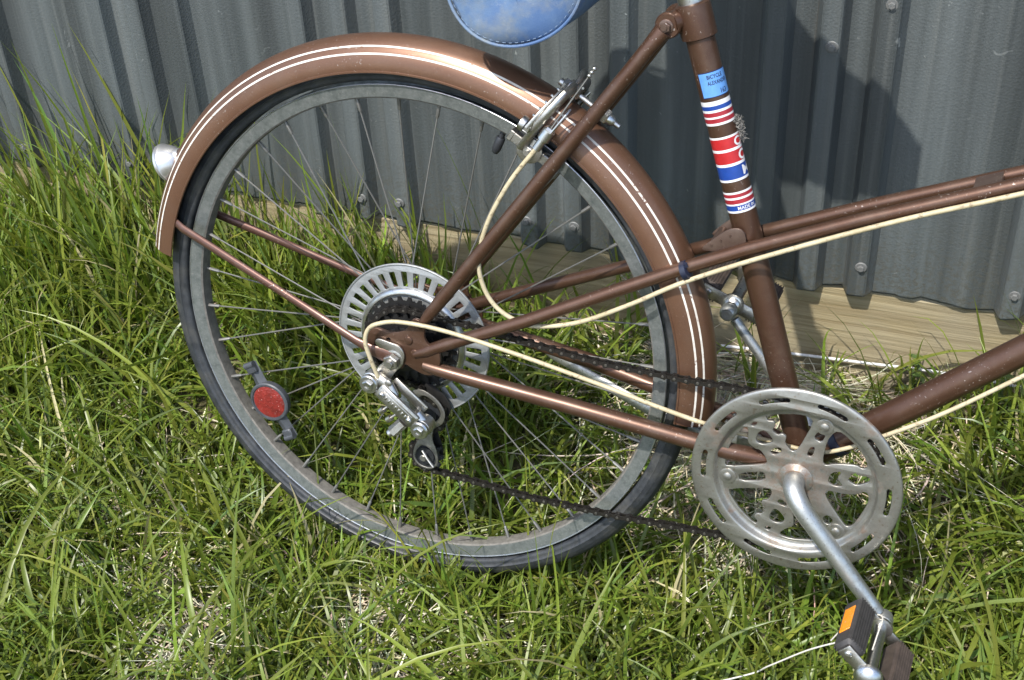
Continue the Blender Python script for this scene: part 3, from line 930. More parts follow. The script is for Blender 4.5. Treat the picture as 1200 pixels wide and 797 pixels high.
# ---- chainring and guard
BX, BY = 456.9, -50.0
HOLES = {
 'h1': [(-40.7, 68.3), (-27.0, 73.0), (-7.5, 78.0), (4.6, 77.7), (9.4, 71.9), (-1.9, 35.6), (-8.5, 31.3), (-16.7, 40.0), (-15.8, 48.6), (-21.2, 50.8), (-24.8, 47.4), (-31.5, 51.6), (-29.0, 59.4), (-30.9, 63.7), (-37.8, 61.9)],
 'h2': [(-47.4, 39.0), (-45.2, 46.3), (-38.5, 50.2), (-29.2, 41.4), (-28.8, 37.9), (-38.4, 32.2), (-45.7, 33.3)],
 'h2b': [(-30.5, 26.6), (-25.9, 31.4), (-21.0, 33.3), (-18.7, 31.0), (-19.2, 27.2), (-24.8, 22.7), (-29.1, 23.5)],
 'h2c': [(-54.4, 54.0), (-50.7, 57.8), (-47.2, 57.8), (-49.1, 53.0), (-53.0, 51.4)],
 'h3': [(-76.9, -1.0), (-73.4, 25.8), (-65.5, 41.9), (-58.5, 50.0), (-56.0, 45.6), (-55.6, 30.8), (-46.9, 25.0), (-40.7, 25.0), (-33.3, 16.3), (-32.0, 9.6), (-39.4, 6.4), (-73.9, -5.1)],
 'h3b': [(-60.7, -10.2), (-35.4, -1.1), (-32.0, -3.4), (-31.0, -11.8), (-58.6, -19.8)],
 'h4': [(-68.8, -32.6), (-25.9, -19.6), (-21.9, -24.2), (-25.0, -35.2), (-32.1, -37.3), (-30.9, -44.5), (-26.4, -46.5), (-29.6, -55.1), (-35.3, -55.3), (-37.9, -60.7), (-32.5, -66.3), (-35.7, -69.9), (-53.3, -56.3), (-67.0, -39.7)],
 'h5a': [(-16.0, -34.8), (-12.4, -30.2), (-4.0, -34.3), (-5.7, -38.4), (-12.2, -37.2)],
 'h5b': [(-22.0, -58.3), (-18.9, -45.3), (-13.4, -44.2), (-4.5, -53.0), (-6.2, -59.9), (-14.4, -61.9)],
 'h5c': [(-25.3, -72.4), (-22.4, -68.4), (-16.9, -69.9), (-19.6, -74.3)],
 'h6': [(-8.0, -73.4), (-3.2, -66.7), (5.5, -61.0), (4.6, -50.3), (2.4, -44.6), (5.9, -39.8), (17.2, -46.5), (32.0, -63.8), (35.0, -69.2), (23.1, -74.0), (4.7, -77.8), (-6.0, -76.9)],
 'h7': [(34.0, -40.8), (39.4, -35.6), (46.5, -42.1), (41.8, -48.0), (36.9, -47.0)],
 'h8': [(32.1, -8.4), (37.1, -5.2), (52.4, -5.5), (67.8, -1.0), (71.5, 3.6), (76.3, 1.3), (77.9, -8.3), (73.0, -25.5), (66.0, -42.3), (60.2, -45.0), (56.0, -41.7), (35.8, -17.2)],
 'h9a': [(33.0, 6.7), (35.4, 17.1), (46.4, 21.4), (41.8, 12.1), (50.2, 3.7), (41.2, 1.6), (35.3, 3.6)],
 'h9b': [(53.0, 13.5), (59.0, 24.2), (62.4, 21.1), (73.7, 22.6), (76.0, 16.9), (62.8, 8.3), (55.9, 11.2)],
 'h10': [(24.4, 28.3), (25.8, 53.8), (31.9, 66.8), (39.6, 68.1), (55.1, 56.5), (66.0, 44.8), (70.7, 35.2), (68.9, 31.4), (64.3, 30.3), (59.8, 33.1), (37.4, 28.8), (28.0, 23.7)],
 'h11a': [(11.8, 53.6), (15.0, 62.8), (23.9, 60.4), (20.7, 50.1)],
 'h11b': [(7.4, 30.9), (9.8, 41.9), (15.2, 43.8), (13.4, 30.3)],
}
cring = empty('chainring', bike)
nt = 46
rp = 12.7 / (2 * math.sin(math.pi / nt))
teeth = []
for k in range(nt):
    for da, dr in ((-0.5, -3.2), (-0.28, -2.8), (-0.12, 2.6), (0.12, 2.6), (0.28, -2.8)):
        a = 2 * math.pi * (k + da) / nt
        teeth.append(((rp + dr) * math.cos(a), (rp + dr) * math.sin(a)))
plate('sprocket_star', [teeth] + [smooth_poly(v, 1) for v in HOLES.values()], 37.2, 3.4, M['ring_steel'], cring, (BX, BY), 0.5)
slots = []
for k in range(10):
    a0 = 1.3 + 36 * k
    q = []
    for s_ in np.linspace(-8.2, 8.2, 9): q.append((100.7, a0 + s_))
    for t_ in np.linspace(80, -80, 5): q.append((98.0 + 2.7 * math.sin(R(t_)), a0 + 8.2 + 1.6 * math.cos(R(t_))))
    for s_ in np.linspace(8.2, -8.2, 9): q.append((95.3, a0 + s_))
    for t_ in np.linspace(-80, 80, 5): q.append((98.0 + 2.7 * math.sin(R(t_)), a0 - 8.2 - 1.6 * math.cos(R(t_))))
    slots.append([(r_ * math.cos(R(t_)), r_ * math.sin(R(t_))) for r_, t_ in q])
plate('chain_guard', [circle(109.2, 140)] + slots + [circle(88.2, 120)], 46.2, 1.6, M['ring_steel'], cring, (BX, BY), 0.3)
b = MB()
b.revolve([(108.6, 47.0), (110.4, 46.8), (111.5, 45.6), (111.7, 43.8), (110.7, 43.8), (109.4, 45.2)], 140, c=(BX, BY))
b.revolve([(88.8, 47.1), (87.4, 46.9), (86.2, 45.2), (84.6, 41.4), (83.0, 39.7), (80.2, 39.3), (80.0, 38.7), (83.4, 38.8), (85.6, 41), (87.4, 45.2)], 140, c=(BX, BY))
b.build('guard_flange', M['ring_steel'], cring, auto=60)
for a in (73, -47, 193):
    b = MB(); x, y = BX + 73.5 * math.cos(R(a)), BY + 73.5 * math.sin(R(a))
    b.lathe((x, y, 38.8), (0, 0, 1), [(9.4, 0), (9.2, 0.9), (8.4, 1.2), (4.9, 1.2), (4.7, 2.4), (3.2, 3.4), (0.1, 3.7)], 24)
    b.build('rivet', M['ring_steel'], cring)
b = MB(); b.lathe((BX, BY, 38), (0, 0, 1), [(19, 0), (18.5, 2), (15, 4), (13, 6)], 30); b.build('drive_collar', M['ring_steel'], cring)

# ---- crank (one bent rod) and pedals
PR = Vector((573, -174, 0)); PL = Vector((344, 72, 0))
def arc_pts(p0, p1, p2, n=6):
    return [tuple(Vector(p0).lerp(Vector(p1), t).lerp(Vector(p1).lerp(Vector(p2), t), t)) for t in np.linspace(0, 1, n)]
crank = MB()
dvec = (PR - Vector((BX, BY, 0))).normalized()
pa = Vector((BX, BY, 44)); pb = Vector((BX, BY, 64)) - dvec * 1.0; pc = Vector((BX, BY, 69)) + dvec * 26
path = [Vector((BX, BY, -40)), Vector((BX, BY, 38))] + [Vector(q) for q in arc_pts(pa, pb, pc, 8)]
end = PR + Vector((0, 0, 76))
rad = [9, 10.5] + [11.4, 11.4, 11.2, 11, 10.8, 10.6, 10.4, 10.2]
for t_ in (0.25, 0.5, 0.75, 0.93):
    path.append(pc.lerp(end, t_)); rad.append(10.2 - 2.2 * t_)
crank.tube(path, rad, 20)
crank.lathe(end - Vector((0, 0, 8)), (0, 0, 1), [(8, 0), (10.4, 2), (11.2, 6), (11.2, 11), (10.4, 15), (8, 16.5)], 26)
# left arm
dl = (PL - Vector((BX, BY, 0))).normalized()
pa = Vector((BX, BY, -40)); pb = Vector((BX, BY, -58)); pc = Vector((BX, BY, -64)) + dl * 26
endl = PL + Vector((0, 0, -72))
path = [Vector(q) for q in arc_pts(pa, pb, pc, 7)] + [pc.lerp(endl, t_) for t_ in (0.3, 0.6, 0.92)]
crank.tube(path, [10] * 7 + [7.6, 6.6, 6.4], 18, flat=[1] * 7 + [.9, .85, .85])
crank.lathe(endl + Vector((0, 0, 10)), (0, 0, -1), [(6.5, 0), (8.6, 2), (9.2, 5), (9.2, 12), (8, 15)], 24)
crank.lathe(endl + Vector((0, 0, 10.2)), (0, 0, 1), [(4.6, 0), (4.4, 0.5), (2, 0.4), (1.8, -1)], 14)
crank.build('crank', M['crank_steel'], bike)

def pedal(c, s, ang, name, refl):
    """c: point on the axle line, s: +1 chain side, ang: direction of the rear block as seen from the chain side"""
    p = empty(name, bike)
    u = Vector((math.cos(R(ang)), math.sin(R(ang)), 0)); w = Vector((-u.y, u.x, 0)) * (-1)
    z0, z1 = s * 92.0, s * 166.0
    zm = (z0 + z1) / 2
    b = MB()
    b.lathe((c.x, c.y, s * 82), (0, 0, s), [(7, 0), (9.5, 2), (9.5, 9), (7, 10), (6.6, 84), (7, 86)], 20)
    b.lathe((c.x, c.y, s * 88), (0, 0, s), [(10.5, 0), (12, 1), (12, 3.4), (10, 4)], 22)
    b.build('pedal_axle', M['chrome'], p)
    b = MB(); b.lathe((c.x, c.y, s * 168.5), (0, 0, s), [(14.5, 0), (14.8, 2.5), (13.4, 6), (9, 9.5), (4, 11), (0.1, 11.4)], 28)
    b.build('dust_cap', M['chrome'], p)
    for sg in (1, -1):
        cc = c + u * (sg * 31) + Vector((0, 0, zm))
        b = MB(); b.box(cc, 24, 23, 74, (u, w, (0, 0, 1)), 0.16)
        # moulded tread ribs
        for k in range(-3, 4):
            for q in (1, -1):
                b.box(cc + w * (q * (11.1 if refl else 11.6)) + u * (k * 3.2), 1.5, 1.6, 70, (u, w, (0, 0, 1)), 0.2)
        blk = b.build('rubber_block', M['rubber_pedal'] if (sg > 0 and refl) else M['rubber_worn'], p)
        if refl:
            f = cc + u * (sg * 12.2)
            b = MB(); b.box(f - Vector((0, 0, s * 3)), 1.8, 13.5, 38, (u, w, (0, 0, 1)), 0.2); b.build('orange_reflector', M['orange_lens'], blk)
    for z in (z0 - s * 2.2, z1 + s * 2.2):
        b = MB(); b.box(c + Vector((0, 0, z)), 76, 15, 2.4, (u, w, (0, 0, 1)), 0.2)
        b.lathe(c + Vector((0, 0, z - 1.4)), (0, 0, 1), [(13, 0), (13, 2.8)], 24)
        for sg in (1, -1):
            b.lathe(c + u * (sg * 31) + Vector((0, 0, z)), (0, 0, s if abs(z) > 130 else -s), [(4.2, 0.8), (4.2, 2.6), (3, 4), (0.1, 4.6)], 14)
        b.build('end_plate', M['derail'], p)
    return p
pedal(PR, 1, 138, 'pedal', True)
pedal(PL, -1, 160, 'pedal', False)

# ---- chain
pathc = []
def arc(cx, cy, r, a0, a1, z, n=14):
    return [(cx + r * math.cos(R(a)), cy + r * math.sin(R(a)), z) for a in np.linspace(a0, a1, n)]
zc_r, zc_f = 33.5, 37.2
RP = rp; RC = 47.2
pathc += arc(BX, BY, RP, -90, 95, zc_f, 40)
pathc += [(390, 42.2, 37.2), (326, 38.5, 36.8), (231, 36.0, 36), (140, 41, 34.8), (80, 45.2, 34)]
pathc += arc(0, 0, RC, 82, 285, zc_r, 40)
pathc += [(22, -58, zc_r)]
pathc += arc(29, -84, 20.2, 40, -60, zc_r, 8)
pathc += arc(26, -140, 20.2, 140, 275, zc_r, 10)
pathc += [(80, -161, 34), (160, -163, 35), (260, -158, 36), (360, -149, 36.8), (420, -144.5, 37.2)]
PC = np.array(pathc + [pathc[0]])
L_ = np.r_[0, np.cumsum(np.linalg.norm(np.diff(PC, axis=0), axis=1))]
nl = int(round(L_[-1] / 12.7)); nl -= nl % 2
def at_s(s_): return np.array([np.interp(s_ % L_[-1], L_, PC[:, i]) for i in range(3)])
def link_outline(rw, wst, half=6.35):
    q = []
    for a in np.linspace(60, -60, 7): q.append((half + rw * math.cos(R(a)), rw * math.sin(R(a))))
    q += [(half * 0.25, -wst), (-half * 0.25, -wst)]
    for a in np.linspace(-120, -240, 7): q.append((-half + rw * math.cos(R(a)), rw * math.sin(R(a))))
    q += [(-half * 0.25, wst), (half * 0.25, wst)]
    return q[::-1]
b = MB(C0)
o8 = link_outline(4.4, 2.3)
b.prism(o8, 2.5, 3.5); b.prism(o8, -3.5, -2.5)
for s in (1, -1): b.lathe((s * 6.35, 0, -4.2), (0, 0, 1), [(1.5, 0), (1.8, 0.4), (1.8, 8.0), (1.5, 8.4)], 8)
lm_o = b.mesh('chain_link', M['chain'], auto=40)
lm_o.materials.append(M['pin'])
for p_ in lm_o.polygons:
    zc = p_.center.y * -1000
    if abs(zc) > 3.6: p_.material_index = 1
b = MB(C0)
o8 = link_outline(4.2, 2.1)
b.prism(o8, 1.45, 2.4); b.prism(o8, -2.4, -1.45)
for s in (1, -1): b.lathe((s * 6.35, 0, -1.45), (0, 0, 1), [(3.8, 0), (3.8, 2.9)], 10, cap=False)
lm_i = b.mesh('chain_link', M['chain'], auto=40)
chain = empty('chain', bike)
st = L_[-1] / nl
for k in range(nl):
    p0 = at_s(k * st); p1 = at_s((k + 1) * st)
    mid = (p0 + p1) / 2; dd = p1 - p0
    link('chain_link', lm_o if k % 2 else lm_i, chain, RotXY(mid, math.degrees(math.atan2(dd[1], dd[0]))))

# ---- derailleur
der = empty('rear_derailleur', bike)
# mounting claw
plate('mounting_claw', [smooth_poly([(-24, 17), (-20, 23), (-6, 21), (8, 19), (14, 9), (11, -6), (3, -14), (-4, -26), (-14, -32), (-24, -24), (-20, -14), (-12, -6), (-10, 8), (-18, 10)], 2)], 65.5, 3.0, M['derail'], der, (0, 0), 0.5)
b = MB()
b.lathe((-25, -31, 62), (0, 0, 1), [(10, 0), (12, 1.5), (12.4, 8), (11.8, 13), (10, 14)], 26)
b.lathe((-25, -31, 76), (0, 0, 1), [(11.0, 0), (11.4, 1), (11.4, 5.5), (10.2, 7)], 24)
b.lathe((-25, -31, 83), (0, 0, 1), [(6.6, 0), (6.6, 2.6), (5.6, 3.6), (3.0, 3.4), (2.8, 2.2)], 6)
b.build('upper_pivot', M['chrome'], der)
b = MB()
b.tube([(-25, -31, 70), (-14, -27, 72), (-3, -31, 74), (4, -42, 74)], [10.5, 9.5, 7.5, 6.0], 16, flat=[0.7, 0.7, .7, .8])
b.lathe((2, -43, 70), (0, 0, 1), [(6, 0), (6, 10), (4, 12)], 16)
b.lathe((-2, -26, 74), (0, 0, 1), [(4.4, 0), (4.4, 4), (3, 5)], 14)
b.build('upper_knuckle', M['derail'], der)
pu = Vector((40, -30.5, 0)).normalized(); pv = Vector((-pu.y, pu.x, 0))
b = MB()
cpl = Vector((9.5, -52, 79))
b.box(cpl, 57, 20, 6.5, (pu, pv, (0, 0, 1)), 0.28)
b.box(cpl + Vector((0, 0, 3.5)), 44, 12, 1.4, (pu, pv, (0, 0, 1)), 0.3)
for k in range(7):
    b.box(cpl + pu * (-15 + 5 * k) + Vector((0, 0, 4.2)), 2.6, 5, 1.0, (pu, pv, (0, 0, 1)), 0.3)
b.build('parallelogram_plate', M['derail'], der)
b = MB()
b.box(cpl + Vector((9, 8, -15)), 50, 12, 4, (pu, pv, (0, 0, 1)), 0.25)
b.build('inner_plate', M['derail'], der)
for q in (-21, 21):
    b = MB(); b.lathe(cpl + pu * q + Vector((0, 0, -17)), (0, 0, 1), [(3.6, 0), (3.6, 23), (2.4, 24.4)], 14)
    b.build('pivot_pin', M['chrome'], der)
b = MB()
b.lathe((38, -77, 58), (0, 0, 1), [(9, 0), (11, 2), (11.4, 14), (10.8, 18), (9.2, 19)], 26)
b.lathe((38, -77, 77), (0, 0, 1), [(10.6, 0), (11, 4), (9.6, 6)], 24)
b.lathe((38, -77, 82.6), (0, 0, 1), [(6.0, 0), (6.0, 2.6), (5, 3.4), (2.8, 3.2), (2.6, 2)], 6)
b.tube([(29, -62, 70), (34, -68, 70), (38, -77, 68)], [7, 8.5, 10], 14, flat=[.8, .8, .8])
b.build('lower_knuckle', M['chrome'], der)
b = MB()
for x, y, z in ((-9, -62, 80), (0, -71, 80)):
    b.tube([(x + 9, y + 8, z - 2), (x, y, z)], 1.7, 8); b.tube([(x + 2.4, y + 2.2, z), (x - 2.4, y - 2.2, z)], [3.8, 3.6], 12)
b.build('limit_screw', M['derail'], der)
b = MB()
b.tube([(14, -76, 80), (10, -81, 82), (2, -88, 84)], [4.2, 4.8, 5.0], 12); b.tube([(17, -72, 79), (6, -85, 84)], 7, 6)
b.build('cable_anchor', M['derail'], der)
# cage and pulleys
cage = smooth_poly([(10, -52), (24, -46), (44, -56), (54, -72), (50, -88), (38, -96), (36, -112), (43, -128), (45, -145), (35, -155.5), (20, -154.5), (11.5, -144), (13, -128), (23, -110), (24, -94), (12, -84), (6, -70)], 2)
plate('pulley_cage', [cage, smooth_poly([(12, -70), (24, -52), (42, -61), (49, -76), (38, -90), (22, -88)], 2), smooth_poly([(16, -132), (25, -121), (38, -128), (43, -143), (34, -153), (21, -152), (14, -144)], 2)], 41.5, 1.8, M['dull_cage'], der, (0, 0), 0.4)
plate('pulley_cage', [cage], 25.5, 1.6, M['dark_steel'], der, (0, 0), 0.3)
for cx, cy in ((29, -84), (26, -140)):
    q = []
    for k in range(10):
        for da, dr in ((-0.5, -4.0), (-0.25, -3.4), (-0.1, 1.8), (0.1, 1.8), (0.25, -3.4)):
            a = 2 * math.pi * (k + da) / 10
            q.append((cx + (20.2 + dr) * math.cos(a), cy + (20.2 + dr) * math.sin(a)))
    b = MB(); b.prism(q, 31.5, 35.5); b.lathe((cx, cy, 29), (0, 0, 1), [(11, 0), (11, 9)], 20)
    b.build('jockey_wheel', M['black'], der, smooth=False)
    b = MB(); b.lathe((cx, cy, 38), (0, 0, 1), [(3.2, 0), (3.2, 4.6), (4.4, 4.8), (4.4, 6.4), (3.6, 7.2)], 16); b.build('pulley_bolt', M['dull_cage'], der)
b = MB(); b.tube([(26, -128, 46), (35, -136, 50), (43, -143, 52)], 1.6, 8); b.build('cage_tab', M['derail'], der)

# ---- rear brake
brake = empty('rear_brake', bike)
ba = R(60.5)
br, bt = Vector((math.cos(ba), math.sin(ba), 0)), Vector((math.sin(ba), -math.cos(ba), 0))
def G(r_, z, t_=0.0): return br * r_ + bt * t_ + Vector((0, 0, z))
b = MB(); b.tube([G(365, 0, -16), G(364, 0, 52)], 3.0, 12); b.hexnut(G(364, 0, 30), bt, 8.4, 8)
b.lathe(G(364, 0, 27), bt, [(10.5, 0), (10.5, 3)], 20); b.lathe(G(364, 0, 38), bt, [(6, 0), (5.6, 5), (3.4, 8)], 14); b.build('centre_bolt', M['chrome'], brake)
b = MB(); b.hexnut(G(365, 0, -20), bt, 7.6, 6); b.lathe(G(365, 0, -14), bt, [(9.5, 0), (9.5, 2.4), (8.4, 2.8), (8.4, 5)], 20); b.lathe(G(365, 0, -24), bt, [(4, 0), (4, 5)], 12)
b.build('pivot_nut', M['chrome'], brake)
def arm(s, t_, name, pts):
    P = [G(r_, s * z, t_ + dt) for r_, z, dt in pts]
    b = MB(); b.tube(P, [6.2, 6.0, 5.6, 5.2, 5.0, 5.2, 6.2], 12, flat=[.65] * 7)
    b.build(name, M['derail'], brake)
arm(1, -8, 'brake_arm', [(366, -6, 0), (371, 8, 0), (368, 26, -1), (352, 38, -3), (332, 41, -5), (312, 36, -7), (293, 29, -8)])
arm(-1, -3, 'brake_arm', [(366, -6, 0), (372, 10, 0), (370, 26, 0), (354, 38, -1), (332, 41, -3), (312, 36, -5), (293, 29, -6)])
b = MB()   # long upper arm carrying the cable clamp, with its drilled face plate
b.tube([G(366, 2, -13), G(362, 20, -14), G(350, 33, -16), G(335, 40, -18), G(322, 42, -19)], [5.5, 5.2, 4.6, 4.8, 6], 12, flat=[.5] * 5)
b.tube([G(372, -30, -10), G(376, -20, -10), G(374, -6, -8), G(368, 4, -8)], [6.5, 7.0, 6, 5], 12, flat=[.6] * 4)
b.build('cable_arm', M['derail'], brake)
b = MB()
for q in np.linspace(0, 1, 5):
    p_ = Vector(G(364, 18, -16)).lerp(Vector(G(336, 41, -19)), q)
    b.lathe(p_, -bt + br * 0.3, [(1.6, 0), (1.6, 4), (1.0, 4.6)], 8)
b.build('arm_rivets', M['chrome'], brake)
b = MB()   # return spring
b.tube([G(352, 24, 2), G(360, 30, 4), G(356, 36, 4), G(330, 44, 2), G(312, 40, 0)], 1.3, 8)
b.tube([G(352, -24, 2), G(360, -30, 4), G(356, -36, 4), G(330, -44, 2), G(312, -40, 0)], 1.3, 8)
coil = [G(366 + 7.5 * math.cos(q), 7.5 * math.sin(q), -12 + q * 0.9) for q in np.linspace(0, 4 * math.pi, 40)]
b.tube(coil, 1.3, 7)
b.build('return_spring', M['chrome'], brake)
for s in (1, -1):
    b = MB(); b.box(G(294, s * 18.4, -8), 9, 12, 52, (br, (0, 0, 1), bt), 0.15); b.build('brake_pad', M['black'], brake)
    b = MB(); b.box(G(294, s * 22, -8), 11, 6, 46, (br, (0, 0, 1), bt), 0.15)
    for e_ in (-33, 17):
        b.box(G(294, s * 19, e_), 12, 13, 6, (br, (0, 0, 1), bt), 0.15)
    b.lathe(G(294, s * 24, -8), (0, 0, s), [(14, 0), (14, 3), (12, 3.6)], 26); b.hexnut(G(294, s * 27.6, -8), (0, 0, s), 6.2, 5)
    b.lathe(G(294, s * 32.4, -8), (0, 0, s), [(3, 0), (3, 3.4)], 12)
    b.build('pad_holder', M['derail'], brake)
b = MB()   # cable stop with barrel
cs = Vector((152, 271, 42)); ce = Vector((204, 358, 31)); cdir = (ce - cs).normalized()
b.tube([cs - cdir * 2, cs + cdir * 10, cs + cdir * 11, cs + cdir * 22], [4.6, 4.6, 6.8, 6.6], 14)
b.box(cs + cdir * 18, 16, 11, 11, (cdir, (0, 0, 1), cdir.cross(Vector((0, 0, 1)))), 0.2)
b.hexnut(G(322, 40, -24), bt, 6.4, 7); b.lathe(G(322, 40, -30), bt, [(8, 0), (8.4, 3), (8, 6)], 20)
b.build('cable_stop', M['chrome'], brake)
b = MB(); b.tube([cs + cdir * 20, ce], 0.9, 6); b.build('inner_cable', M['spoke'], brake)
b = MB()
for q in (0.0, 4.5, 9.0): b.lathe(ce - cdir * q, cdir, [(0.6, -2.2), (2.1, -1.2), (2.5, 0), (2.1, 1.2), (0.6, 2.2)], 12)
b.build('cable_crimp', M['chrome'], brake)

# ---- cables
def spline(pts, n=10):
    P = [Vector(q) for q in pts]; out = []
    for i in range(len(P) - 1):
        p0 = P[max(i - 1, 0)]; p1 = P[i]; p2 = P[i + 1]; p3 = P[min(i + 2, len(P) - 1)]
        for t in np.linspace(0, 1, n, endpoint=False):
            out.append(0.5 * ((2 * p1) + (p2 - p0) * t + (2 * p0 - 5 * p1 + 4 * p2 - p3) * t ** 2 + (3 * p1 - p0 - 3 * p2 + p3) * t ** 3))
    out.append(P[-1]); return out
b = MB(); b.tube(spline([(152, 271, 42), (128, 235, 47), (109, 196, 51), (98, 162, 52), (95, 131, 52), (101, 104, 50), (114, 84, 48), (134, 72, 46), (160, 68, 44), (207, 82, 41), (260, 113, 37.5), (316, 150, 33), (395, 194, 30), (509, 252, 28), (616, 300, 26), (760, 365, 24), (880, 430, 30)]), 2.55, 12)
b.build('brake_cable', M['cream'], bike)
b = MB(); b.tube(spline([(-15, -22, 76), (-23, 4, 80), (-28, 24, 81), (-25, 39, 79), (-13, 48, 77), (12, 53.5, 73), (61, 51, 67), (139, 38.5, 60), (236, 19, 52), (302, 3, 45), (345, -8, 38)]), 2.5, 12)
b.build('gear_cable', M['cream'], bike)
b = MB(); b.tube(spline([(345, -8, 38), (380, -18, 26), (418, -25, 17), (470, -24, 20), (500, -12, 20), (531, 9, 19), (586, 51, 18.5), (655, 114, 18.5), (780, 232, 18.5), (900, 350, 20)]), 2.3, 12)
b.build('gear_cable', M['cream'], bike)
b = MB(); b.lathe((311, 158.5, 28), Vector((0.87, 0.49, 0)), [(9.2, 0), (10.4, 0.6), (10.4, 6.4), (9.2, 7)], 22); b.lathe((315, 167, 33), (-0.3, 1, 0.2), [(2.6, 0), (2.2, 4)], 10); b.build('cable_clip', M['navy'], bike)
b = MB(); b.lathe((487, -21, 0), Vector((0.73, 0.69, 0)), [(15.4, 0), (16.2, 0.6), (16.2, 9), (15.4, 9.6)], 26); b.build('cable_guide', M['navy'], bike)

# ---- kickstand
b = MB(); b.tube([(142, -15, -50), (150, -18, -50), (210, -40, -50), (276, -64, -49), (340, -76, -46), (372, -72, -40), (392, -56, -30)], [5, 6.8, 7.2, 7.6, 7.6, 7.6, 9], 12, flat=[.5, .45, .45, .5, .6, .8, .9])
b.box((396, -52, -22), 30, 22, 26, None, 0.2)
b.build('kickstand', M['crank_steel'], bike)

# ---- spoke reflector
rc = Vector((-191, -127, 24))
b = MB()
b.lathe(rc - Vector((0, 0, 6)), (0, 0, 1), [(23, 0), (26, 1.5), (26.6, 5), (26.4, 9), (25, 10.2), (22.8, 10.2), (22.6, 9)], 40)
adir = Vector((33, 50, 0)).normalized(); adir = Vector((-0.5, 0.866, 0)); aper = Vector((0.866, 0.5, 0))
for s in (1, -1):
    b.tube([rc + adir * (s * 22) + Vector((0, 0, -2)), rc + adir * (s * 33) + Vector((0, 0, -3)), rc + adir * (s * 54) + Vector((0, 0, -4))], [9.5, 8.6, 8.2], 4, flat=[.6, .55, .55])
    b.box(rc + adir * (s * 48) + Vector((0, 0, 0)), 14, 14, 8, (adir, aper, (0, 0, 1)), 0.2)
    b.tube([rc + adir * (s * 52) + aper * -7 + Vector((0, 0, 1)), rc + adir * (s * 52) + aper * 7 + Vector((0, 0, 1))], 4.2, 12)
refl = b.build('spoke_reflector', M['dusty_black'], bike)
b = MB(); b.lathe(rc + Vector((0, 0, 2)), (0, 0, 1), [(22.6, 0), (22.4, 0.8), (20, 1.4), (10, 2.2), (0.1, 2.4)], 36); b.build('red_lens', M['red_lens'], refl)

# ---- seat post, saddle, handlebar (mostly above the picture)
b = MB(); b.tube([S(440), S(476), S(585)], 12.9, 24); b.build('seat_post', M['chrome'], bike)
b = MB()
sx0, sx1 = 140.0, 440.0
rows = []
for i in range(25):
    t = i / 24.0
    x = sx0 + (sx1 - sx0) * t
    hw = 88 * (1 - sstep(0.18, 0.72, t)) + 24
    hw = float(hw) * (math.sqrt(max(0.0, min(1, t * 9))) if t < 0.11 else 1.0) * (math.sqrt(max(0, (1 - t) * 14)) if t > 0.93 else 1.0) + 1.0
    rows.append((x, hw))
vs = []; fs = []; NSEC = 18
for x, hw in rows:
    for j in range(NSEC):
        a = 2 * math.pi * j / NSEC
        z = hw * math.cos(a); up_ = math.sin(a)
        sy = float(np.interp(x, [140, 255, 306, 365, 437], [606, 612, 598, 578, 534]))
        y = sy + (22 * up_ if up_ > 0 else float(np.interp(x, [250, 330, 385, 440], [78, 108, 84, 44])) * up_) - 8 * (abs(z) / 110) ** 2
        vs.append((x, y, z))
for i in range(len(rows) - 1):
    for j in range(NSEC):
        j2 = (j + 1) % NSEC
        fs.append((i * NSEC + j, i * NSEC + j2, (i + 1) * NSEC + j2, (i + 1) * NSEC + j))
fs += [tuple(range(NSEC)), tuple(range((len(rows) - 1) * NSEC, len(rows) * NSEC))]
b.add(vs, fs); b.build('saddle', M['black'], bike, auto=80)
b = MB(); b.tube(spline([(893, 500, 0), (876, 545, 0), (868, 580, 0), (900, 600, 0), (930, 602, 0)]), 11, 16)
b.tube(spline([(770, 590, -214), (860, 592, -208), (925, 600, -120), (932, 602, 0), (925, 600, 120), (860, 592, 208), (770, 590, 214)]), 11, 16)
b.build('handlebar', M['chrome'], bike)
for s in (1, -1):
    b = MB(); b.tube([(760, 590, s * 214), (765, 590, s * 214), (850, 592, s * 210)], [12, 14.5, 14.5], 16); b.build('grip', M['black'], bike)
b = MB(); b.lathe((1060, 0, -70), (0, 0, 1), [(4.5, 0), (4.5, 140)], 14)
for s in (1, -1): b.hexnut((1060, 0, s * 52), (0, 0, s), 9, 8)
b.build('front_axle', M['derail'], bike)

# ------------------------------------------------------------------ saddle bag (hangs from the saddle)
bag = empty('saddle_bag'); bag.matrix_world = bike.matrix_world.copy()
tag(bag, 'faded blue vinyl bag hanging under the saddle above the rear fender', 'bag')
bag_c = Vector((128.5, 448, 0))
def bag_outline(r, n=48):
    q = []
    for i in range(n):
        a = 2 * math.pi * i / n
        rr = r * (1.0 + 0.035 * math.sin(2 * a + 0.6) + 0.02 * math.sin(3 * a + 2))
        q.append((bag_c.x + rr * math.cos(a) * 1.0, bag_c.y + rr * math.sin(a) * (1.03 if math.sin(a) < 0 else 0.85)))
    return q
b = MB()
rings = [(8, 71.5), (30, 72.5), (52, 71.5), (64, 69), (68.5, 65), (69.5, 40), (70.5, 0), (69.5, -40), (68.5, -65), (64, -69), (52, -71.5), (8, -72)]
n_ = 48; vs = []
for ri, (r_, z) in enumerate(rings):
    for i, (x, y) in enumerate(bag_outline(r_, n_)):
        wob = 2.0 * math.sin(i * 0.7 + z * 0.11) + 1.2 * math.sin(i * 1.9 + z * 0.23)
        vs.append((x + wob * 0.5, y + wob * 0.4, z + 1.4 * math.sin(i * 0.52 + ri)))
fs = [(k * n_ + i, k * n_ + (i + 1) % n_, (k + 1) * n_ + (i + 1) % n_, (k + 1) * n_ + i) for k in range(len(rings) - 1) for i in range(n_)]
